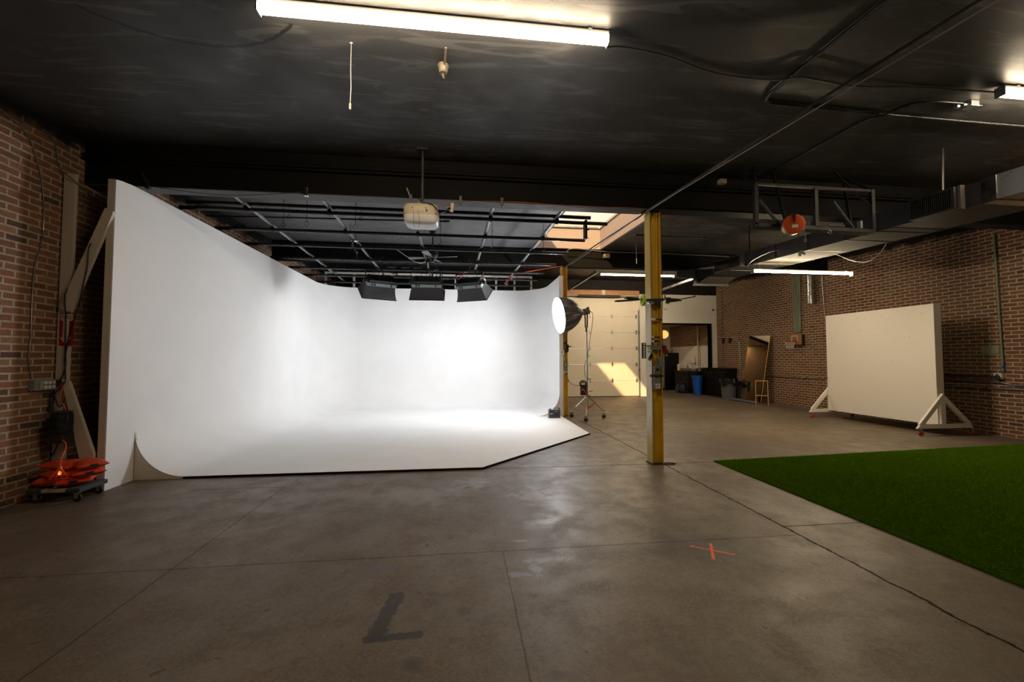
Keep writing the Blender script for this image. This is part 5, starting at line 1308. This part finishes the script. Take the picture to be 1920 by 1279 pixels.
bottle('clear green soap bottle standing on the sink counter', 9.80, 17.35, .93, .04, .26, M['grey_green'], M['white_plastic'])
bottle('short pale bottle right of the green soap bottle', 9.80, 16.95, .93, .035, .16, M['galv'], M['galv'])
wp = thing('wipes_canister', 'white and yellow wipes canister on the counter beside the fridge', 'canister', (9.50,17.55,.93))
build('canister', MB().lathe((9.50,17.55,.93),(0,0,1),[(.062,0),(.062,.24)],18), M['white_plastic'], wp, None, 40)
build('label', MB().lathe((9.50,17.55,.945),(0,0,1),[(.0635,0),(.0635,.10)],18, False, False), M['yellow_label'], wp, 'yellow label', 40)
build('lid', MB().lathe((9.50,17.55,1.17),(0,0,1),[(.064,0),(.06,.03)],18), M['white_plastic'], wp, None, 40)
fc_ = thing('faucet', 'chrome faucet over the sink counter', 'faucet', (9.86,17.1,.93))
build('spout', MB().tube(curve_pts([(9.86,17.1,.93),(9.86,17.1,1.15),(9.80,17.1,1.25),(9.70,17.1,1.24),(9.67,17.1,1.16)], 6), .013, 8), M['chrome'], fc_, None, 60)
build('lever', MB().bar((9.86,17.04,.955),(9.86,16.95,1.0),.016,.012), M['chrome'], fc_)
one('cup', MB().lathe((9.60,16.1,.93),(0,0,1),[(.055,0),(.062,.15),(.056,.15),(.05,.01)],18), M['grey_box'], 'grey cup at the end of the sink counter', 'cup', smooth=40)
pt_ = thing('paper_towel', 'white paper towel roll on the kitchen wall', 'paper towel', (9.90,17.05,1.28))
build('roll', MB().lathe((9.895,17.05,1.26),(0,0,1),[(.02,0),(.062,.0),(.062,.28),(.02,.28)],20), M['white_plastic'], pt_, None, 40)
build('holder', MB().box(9.88,17.0,1.235,9.979,17.1,1.25).cyl((9.895,17.05,1.24),(9.895,17.05,1.57),.01,8), M['steel_dark'], pt_)
one('pipe', MB().cyl((9.94,16.75,1.12),(9.94,16.75,2.94),.028,10).cyl((9.955,16.62,1.12),(9.955,16.62,1.98),.018,10), M['beige_strip'], 'vertical pale pipe on the kitchen alcove wall', 'pipe', smooth=40)
ct = thing('utility_cart', 'small dark metal cart with water jugs before the black cabinets', 'cart', (9.22,16.75,0))
for a in (-1, 1):
    for b in (-1, 1): build('leg', MB().cyl((9.22+a*.12,16.72+b*.16,0),(9.22+a*.12,16.72+b*.16,.90),.012,8), M['steel_dark'], ct)
for z in (.06,.44,.88): build('shelf', MB().box(9.09,16.55,z,9.35,16.89,z+.015), M['steel_dark'], ct)
for k, (y, lab) in enumerate(((17.08,'dark water jug on the floor left of the utility cart'),(16.70,'dark water jug on the bottom shelf of the utility cart'))):
    z0 = .002 if k == 0 else .076; x = 9.20
    j = thing('water_jug', lab, 'water jug', (x,y,z0))
    build('body', MB().lathe((x,y,z0),(0,0,1),[(.10,0),(.12,.02),(.12,.22),(.105,.27),(.03,.31),(.03,.33)],20), M['water'], j, None, 40)
    build('cap', MB().cyl((x,y,z0+.33),(x,y,z0+.35),.034,10), M['white_plastic'], j)
ln = thing('paper_lantern', 'round glowing orange paper lantern hanging in the kitchen alcove', 'pendant light', (8.37,16.6,2.45))
lm = MB(); prf = [(max(.03,.17*math.sin(PI*(i+1)/22)*(1-.02*(i % 2))), -.17*math.cos(PI*(i+1)/22)) for i in range(21)]
build('shade', lm.lathe((8.37,16.6,2.445),(0,0,1),prf,28,False,False), M['lantern'], ln, None, 60)
build('cord', MB().cyl((8.37,16.6,2.61),(8.37,16.6,2.948),.004,6).cyl((8.37,16.6,2.60),(8.37,16.6,2.63),.03,10), M['black_plastic'], ln)
r = thing('wall_camera', 'small dark security camera at the top right of the white back wall', 'camera', (9.80,15.46,3.36))
build('body', MB().cyl((9.78,15.36,3.33),(9.82,15.44,3.36),.035,10), M['black_plastic'], r, None, 40)
build('bracket', MB().bar((9.82,15.44,3.36),(9.86,15.499,3.37),.03,.03), M['black_plastic'], r)

# ================================================================== air duct
du = thing('air_duct', 'long rectangular air duct under the ceiling on the right', 'air duct', (6.2,6.0,3.2))
def dz(y): return 3.22+.04*(y-5.5)
DXa, DXb, DH = 5.70, 6.48, .255
def dbox(y0, y1, x0=DXa, x1=DXb, b=0, t=DH, bm=None, mm=None):
    m = bm or MB()
    return m.hexa([(x0,y0,dz(y0)+b),(x1,y0,dz(y0)+b),(x1,y1,dz(y1)+b),(x0,y1,dz(y1)+b)], [(x0,y0,dz(y0)+t),(x1,y0,dz(y0)+t),(x1,y1,dz(y1)+t),(x0,y1,dz(y1)+t)])
build('duct_body', dbox(3.93, 9.6, b=.002), M['duct_dark'], du, 'black painted side')
build('duct_underside', dbox(4.9, 7.55, DXa+.004, DXb-.004, -.004, .001), M['duct_bottom'], du, 'bare metal underside')
build('duct_section', dbox(1.0, 3.80, b=.01, t=DH+.02), M['galv'], du, 'bare silver section')
tp = dbox(3.80, 3.93, DXa-.006, DXb+.006, -.004, DH+.016)
build('foil_tape', tp, M['chrome'], du, 'wrinkled silver tape joint')
for y in (5.1, 5.6, 6.3, 7.0, 7.6, 8.3):
    build('seam', dbox(y, y+.02, DXa-.008, DXb+.008, -.008, DH+.006), M['duct_dark'], du)
def grille(y0, y1):
    g = MB(); x0, x1 = DXa-.10, DXa-.001
    def gb(ya, yb, b, t, xa=x0, xb=x1): dbox(ya, yb, xa, xb, b, t, g)
    gb(y0, y1, .0, .022); gb(y0, y1, DH-.022, DH); gb(y0, y0+.03, .022, DH-.022); gb(y1-.03, y1, .022, DH-.022)
    build('grille_frame', g, M['duct_dark'], du)
    s = MB(); n = int((y1-y0-.06)/.022)
    for k in range(n):
        y = y0+.035+k*.022; dbox(y, y+.007, x0+.004, x0+.05, .022, DH-.022, s)
    build('grille_slat', s, M['steel_dark'], du)
grille(4.12, 4.62); grille(7.85, 8.75)
build('grille_cheek', dbox(4.085, 4.115, DXa-.06, DXa-.001, -.01, DH+.01), M['duct_bottom'], du, 'pale cheek plate of the near grille')
hd_ = MB().hexa([(5.60,9.62,dz(9.6)-.16),(6.55,9.62,dz(9.6)-.16),(6.48,9.60,dz(9.6)-.0),(5.66,9.60,dz(9.6)-.0)],
                [(5.60,9.63,dz(9.6)-.16),(6.55,9.63,dz(9.6)-.16),(6.48,9.63,dz(9.6)+DH),(5.66,9.63,dz(9.6)+DH)])
hd_.add([(5.35,9.9,3.50),(5.66,9.6,3.38),(5.66,9.6,3.63),(5.35,9.9,3.64)], [(0,1,2,3)])
build('end_hood', hd_, M['duct_dark'], du, 'flared hood at the far end')
build('deflector', MB().prism([(5.72,9.2,dz(9.2)-.003),(6.46,9.2,dz(9.2)-.003),(6.46,9.75,dz(9.2)-.12),(5.72,9.75,dz(9.2)-.12)], (0,.004,-.004)), M['duct_bottom'], du, 'sheet deflector under the far end')
for y in (4.3, 6.2, 7.7):
    build('hanger_strap', MB().bar((DXa-.004,y,dz(y)+DH), (DXa-.004,y-.02,cz(y)-.002), .025, .003, (0,1,0)), M['steel_dark'], du)
one('conduit', MB().tube(curve_pts([(6.49,6.85,3.40),(6.55,6.72,3.345),(6.6,6.50,3.19),(6.6,6.28,3.075),(6.6,6.07,3.035),(6.6,5.87,3.14),(6.57,5.72,3.29),(6.49,5.60,3.36)], 7), .007, 6), M['grey_pipe'], 'grey flexible conduit sagging below the air duct', 'conduit', smooth=60)
one('light_cable', MB().tube(curve_pts([(5.685,6.9,3.40),(5.56,7.0,3.38),(5.40,7.2,3.28),(5.38,7.33,3.18),(5.485,7.35,3.11)], 7), .006, 6), M['light_wire'], 'grey cable arcing from the air duct to the low tube light', 'cable', smooth=60)
one('suspension_cord', MB().tube([(6.05,7.3,3.285),(5.95,7.33,3.22),(5.88,7.35,3.155)], .004, 6), M['light_wire'], 'thin white suspension cord from the duct to the low tube light', 'cord', smooth=60)

# ================================================================== rig with the orange reel
rg = thing('strut_rig', 'black strut frame hanging from the ceiling and carrying the orange reel', 'frame', (4.4,4.75,3.07))
ry_ = 4.75
build('bottom_rail', MB().bar((3.585,ry_,3.100),(5.245,ry_,3.075),.045,.045).bar((3.585,ry_+.05,3.081),(5.245,ry_+.05,3.056),.10,.008), M['rig_black'], rg)
build('top_rail', MB().bar((3.60,ry_,3.615),(5.25,ry_,3.600),.030,.030), M['rig_black'], rg)
for x in (3.61, 4.43, 5.235): build('upright', MB().bar((x,ry_,3.10),(x,ry_,3.615),.045,.045,(0,1,0)), M['rig_black'], rg)
czr = cz(5.25)-.003
for (a, b) in (((4.02,ry_,3.13),(4.26,5.25,czr)),((4.93,ry_,3.10),(5.28,5.2,cz(5.2)-.003)),((3.66,ry_,3.42),(3.92,ry_,3.12)),((4.68,ry_,3.44),(4.95,ry_,3.11)),((3.64,ry_,3.46),(3.85,5.1,cz(5.1)-.003)),((5.20,ry_,3.40),(5.06,5.1,cz(5.1)-.003)),((3.61,ry_,3.62),(3.61,5.2,cz(5.2)-.003)),((5.235,ry_,3.61),(5.235,5.2,cz(5.2)-.003))):
    build('diagonal_strut', MB().bar(a, b, .022, .032, (0,1,0)), M['rig_black'], rg)
orr = thing('cable_reel', 'orange retractable cable reel hanging from the black ceiling frame', 'cable reel', (4.0,4.66,2.95))
oc_ = Vector((4.0,4.62,3.075)); od = Vector((-.42,-.90,-.08)).normalized()
build('drum', MB().lathe(oc_+od*.045, -od, [(.02,0),(.105,0),(.118,.01),(.118,.10),(.105,.11),(.02,.11)], 28), M['galv'], orr, None, 40)
build('front_cover', MB().lathe(oc_+od*.062, -od, [(.03,0),(.085,.0),(.112,.008),(.119,.022)], 28, True, False), M['orange_paint'], orr, 'orange round cover', 40)
os_ = od.cross(Vector((0,0,1))).normalized()
build('handle', MB().prism([oc_+od*.066+os_*.030+Vector((0,0,.13)), oc_+od*.066-os_*.012+Vector((0,0,.13)), oc_+od*.066-os_*.004+Vector((0,0,.015)), oc_+od*.066+os_*.012+Vector((0,0,.015))], od*.012), M['black_plastic'], orr)
build('mounting_bracket', MB().bar(oc_+Vector((0,0,.115)), oc_+Vector((0,.09,.15)), .05, .03).cyl(oc_+Vector((0,.09,.11)), oc_+Vector((0,.09,.16)), .02, 8), M['black_plastic'], orr)
build('label_plate', MB().prism([oc_+od*.0632+os_*a+Vector((0,0,b)) for a, b in ((-.035,-.012),(.028,-.012),(.028,-.048),(-.035,-.048))], od*.002), M['white_plastic'], orr, 'white printed label')
build('cable', MB().tube(curve_pts([oc_+Vector((.06,0,-.09)), (4.07,4.62,2.92),(4.055,4.62,2.84),(4.07,4.62,2.77),(4.10,4.62,2.74)], 6), .006, 6), M['black_plastic'], orr, None, 60)
build('plug', MB().bar((4.085,4.62,2.755),(4.14,4.61,2.715),.022,.022).bar((4.075,4.62,2.75),(4.082,4.62,2.69),.03,.012,(0,1,0)), M['grey_box'], orr)
r = thing('clamp_hook', 'dark clamp hanging from the strut frame right of the orange reel', 'clamp', (4.20,4.72,2.9))
build('jaw', MB().bar((4.17,4.71,3.11),(4.20,4.71,3.02),.02,.02,(0,1,0)).bar((4.23,4.71,3.11),(4.20,4.71,3.02),.02,.02,(0,1,0)), M['black_metal'], r)
build('tail', MB().tube(curve_pts([(4.235,4.71,3.05),(4.245,4.71,2.98),(4.24,4.71,2.94)], 5), .005, 6).cyl((4.24,4.71,2.945),(4.24,4.71,2.895),.013,8), M['grey_pipe'], r)
r = thing('hook', 'chrome hook under the middle of the strut frame', 'hook', (4.60,4.73,3.0))
build('hook_ring', MB().tube([(4.60+.022*math.cos(t),4.73,3.045+.022*math.sin(t)) for t in np.linspace(0,2*PI,17)[:-1]], .006, 6, True).cyl((4.60,4.73,3.065),(4.60,4.74,3.085),.006,6), M['chrome'], r, None, 60)
build('strap', MB().box(4.57,4.715,3.11,4.80,4.722,3.14), M['rig_black'], r)
cab('cord_weight', 'tall grey bracket standing on the right end of the strut frame', 'bracket', (5.03,4.72,3.105,5.06,4.77,3.20), M['grey_box'])

# ================================================================== ceiling lines
def onceil(x, y, d=.02): return (x, y, cz(y)-d)
wb_ = [(3.56,1.75,cz(1.75)-.02),(3.43,2.33,cz(2.33)-.03),(2.99,3.88,3.69),(2.53,5.42,3.482),(2.535,5.70,3.485),(2.56,7.9,3.635),(2.60,10.34,3.765)]
one('conduit', MB().tube(wb_, .012, 8), M['dark_brown_metal'], 'long brown conduit crossing below the ceiling to both yellow columns', 'conduit', smooth=60)
one('white_wire', MB().tube(curve_pts([(3.62,1.75,cz(1.75)-.03),(3.48,2.33,3.80),(3.02,3.9,3.655),(2.56,5.40,3.485),(2.585,7.9,3.60),(2.61,10.33,3.755)], 6), .006, 6), M['light_wire'], 'thin white wire strung beside the long brown conduit', 'wire', smooth=60)
one('conduit', MB().tube(curve_pts([onceil(2.83,1.6),onceil(2.83,2.6),onceil(2.83,3.4),onceil(2.85,3.56),onceil(2.92,3.63),onceil(3.2,3.65),onceil(4.4,3.68),onceil(6.4,3.70)], 6), .014, 8), M['black_metal'], 'black ceiling conduit making a corner in front of the long brown conduit', 'conduit', smooth=60)
one('conduit', MB().tube(curve_pts([onceil(4.155,5.35),onceil(4.155,4.6),onceil(4.155,3.85),onceil(4.19,3.68,.045),onceil(4.28,3.5),onceil(4.42,3.43),onceil(4.7,3.41),onceil(5.0,3.42)], 6), .013, 8), M['black_metal'], 'black ceiling conduit curving towards the right edge tube light', 'conduit', smooth=60)
one('armored_cable', MB().tube(curve_pts([onceil(1.09,3.0,.09),onceil(1.25,3.06,.03),onceil(1.63,3.13),onceil(2.1,3.27),onceil(2.5,3.31),onceil(2.75,3.26,.045),onceil(2.87,3.20,.05),onceil(3.1,3.22,.05),onceil(3.45,3.26,.045),onceil(4.0,3.25),onceil(4.4,3.23),onceil(4.78,3.17,.05)], 8), .007, 8), M['grey_pipe'], 'wavy armored cable on the ceiling between the two near tube lights', 'cable', smooth=60)
r = thing('ceiling_box', 'small metal junction box on the ceiling left of the right edge tube light', 'electrical box', (4.86,3.41,cz(3.41)-.06))
build('box', MB().box(4.82,3.37,cz(3.4)-.055,4.91,3.45,cz(3.4)-.003), M['galv'], r, None, None, .003)
build('connector', MB().cyl((4.78,3.41,cz(3.4)-.03),(4.82,3.41,cz(3.4)-.03),.016,8).cyl((4.74,3.44,cz(3.4)-.03),(4.77,3.44,cz(3.4)-.03),.02,8), M['galv'], r)
hx, hy = -.862, 3.31
r = thing('pull_wire', 'pale stiff wire hanging straight down from the ceiling below the nearest tube', 'wire', (hx,hy,3.36))
build('wire', MB().tube([(hx,hy,cz(hy)-.002),(hx-.002,hy,3.70),(hx+.003,hy,3.55),(hx-.002,hy,3.42)], .0028, 6), M['light_wire'], r)
build('hook', MB().cyl((hx-.012,hy,cz(hy)-.012),(hx+.012,hy,cz(hy)-.012),.004,6).cyl((hx-.002,hy,3.42),(hx-.002,hy,3.375),.008,8), M['beige_strip'], r)
fx, fy = -.163, 3.50
r = thing('ceiling_socket', 'round pale metal ceiling socket with cut wires below the nearest tube', 'ceiling socket', (fx,fy,cz(fy)-.06))
build('base', MB().lathe((fx,fy,cz(fy)-.002),(0,0,-1),[(.045,0),(.048,.01),(.040,.03),(.040,.045),(.030,.06)],20), M['dull_brass'], r, None, 40)
build('cap', MB().lathe((fx,fy,cz(fy)-.062),(0,0,-1),[(.034,0),(.034,.012),(.01,.016)],18), M['dull_brass'], r, None, 40)
build('wire', MB().tube([(fx,fy,cz(fy)-.078),(fx+.004,fy,cz(fy)-.10),(fx+.012,fy-.01,cz(fy)-.125)], .005, 6).tube([(fx-.01,fy,cz(fy)-.078),(fx-.006,fy,cz(fy)-.10),(fx+.004,fy-.01,cz(fy)-.122)], .005, 6).tube(curve_pts([(fx+.01,fy-.02,cz(fy)-.02),(fx+.02,fy-.10,cz(fy)-.014),(fx+.03,fy-.22,cz(fy)-.012)], 5), .010, 6), M['dull_brass'], r, None, 60)
r = thing('emergency_light', 'small pale box fixture under the ceiling above the near yellow column', 'emergency light', (3.60,5.22,3.86))
build('body', MB().box(3.44,5.18,cz(5.2)-.20,3.53,5.26,cz(5.2)-.14), M['beige_plastic'], r, None, None, .004)
build('bracket', MB().cyl((3.49,5.22,cz(5.2)-.14),(3.56,5.22,cz(5.2)-.002),.008,6), M['steel_dark'], r)
one('chain', MB().tube([(3.905,9.0,cz(9.0)-.002),(3.903,9.0,3.9),(3.906,9.0,3.58)], .008, 6), M['galv'], 'hanging steel chain in front of the far beam left of the near column', 'chain', smooth=60)
one('conduit', MB().tube(curve_pts([(2.60,10.2,cz(10.2)-.12),(2.75,10.1,cz(10.1)-.05),(3.6,10.1,cz(10.1)-.10),(5.0,10.1,cz(10.1)-.10),(6.9,10.1,cz(10.1)-.13)], 6), .013, 8), M['grey_pipe'], 'grey conduit along the top of the far beam', 'conduit', smooth=60)
cab('beam_box', 'small pale box on the far beam right of the skylight', 'electrical box', (3.60,10.26,4.02,3.75,10.36,4.12), M['beige_plastic'])
r = thing('sprinkler_pipe', 'short black sprinkler pipe right of the near yellow column top', 'pipe', (4.2,8.4,4.05))
build('pipe', MB().cyl((3.6,8.35,4.03),(5.1,8.45,4.04),.018,10), M['black_metal'], r, None, 40)
build('sprinkler_head', MB().cyl((5.1,8.45,4.04),(5.24,8.46,4.04),.028,8).cyl((5.17,8.38,4.05),(5.17,8.52,4.05),.014,6), M['black_metal'], r)
build('hanger_rod', MB().cyl((4.4,8.4,4.045),(4.4,8.4,cz(8.4)-.002),.005,6), M['black_metal'], r)
r = thing('grid_monitor', 'black flat accessory hanging from the right end of a grid pipe under the skylight', 'hanging accessory', (1.98,6.5,3.3))
build('plate', MB().box(1.95,6.44,3.36,1.985,6.56,3.66), M['black_plastic'], r, None, None, .004)
build('knob', MB().cyl((1.985,6.50,3.52),(2.03,6.50,3.52),.014,8).cyl((1.985,6.50,3.38),(2.02,6.50,3.38),.008,8), M['steel_dark'], r)

# ================================================================== daylight, camera, view
w = bpy.data.worlds.new('sky'); S.world = w; w.use_nodes = True
bgn = w.node_tree.nodes['Background']; bgn.inputs[0].default_value = (1.0,.83,.72,1); bgn.inputs[1].default_value = 1.0
sun = bpy.data.lights.new('sun', 'SUN'); sun.energy = 11; sun.color = (1,.69,.36); sun.angle = math.radians(.9)
so = bpy.data.objects.new('sun', sun); COL.objects.link(so); so.location = (0,-5,9)
so.rotation_euler = Vector((.455,1,-.49)).to_track_quat('-Z','Y').to_euler()

kl = bpy.data.lights.new('kitchen_fill_light', 'AREA'); kl.energy = 14; kl.color = (1,.72,.46); kl.shape = 'RECTANGLE'; kl.size = 1.2; kl.size_y = .3  # added fill light without a fitting, brightens the dark alcove
ko = bpy.data.objects.new('kitchen_fill_light', kl); COL.objects.link(ko); ko.location = (7.75,17.6,2.93)

YAW, PIT, FPX = math.radians(6.86), math.radians(2.36), 790.
cd = bpy.data.cameras.new('camera'); co = bpy.data.objects.new('camera', cd); COL.objects.link(co)
cd.sensor_fit = 'HORIZONTAL'; cd.sensor_width = 36; cd.lens = 36*FPX/1920; cd.clip_start = .05; cd.clip_end = 100
co.location = (0,0,1.45); co.rotation_euler = (PI/2+PIT, 0, -YAW)
S.camera = co
S.view_settings.view_transform = 'Standard'; S.view_settings.look = 'None'
S.view_settings.exposure = 0; S.view_settings.gamma = 1; S.view_settings.use_curve_mapping = False
try:
    S.cycles.max_bounces = 8; S.cycles.diffuse_bounces = 5; S.cycles.glossy_bounces = 3; S.cycles.transmission_bounces = 3; S.cycles.adaptive_threshold = .03
    S.cycles.sample_clamp_indirect = 8; S.cycles.use_light_tree = True; S.cycles.caustics_reflective = False
except Exception: pass
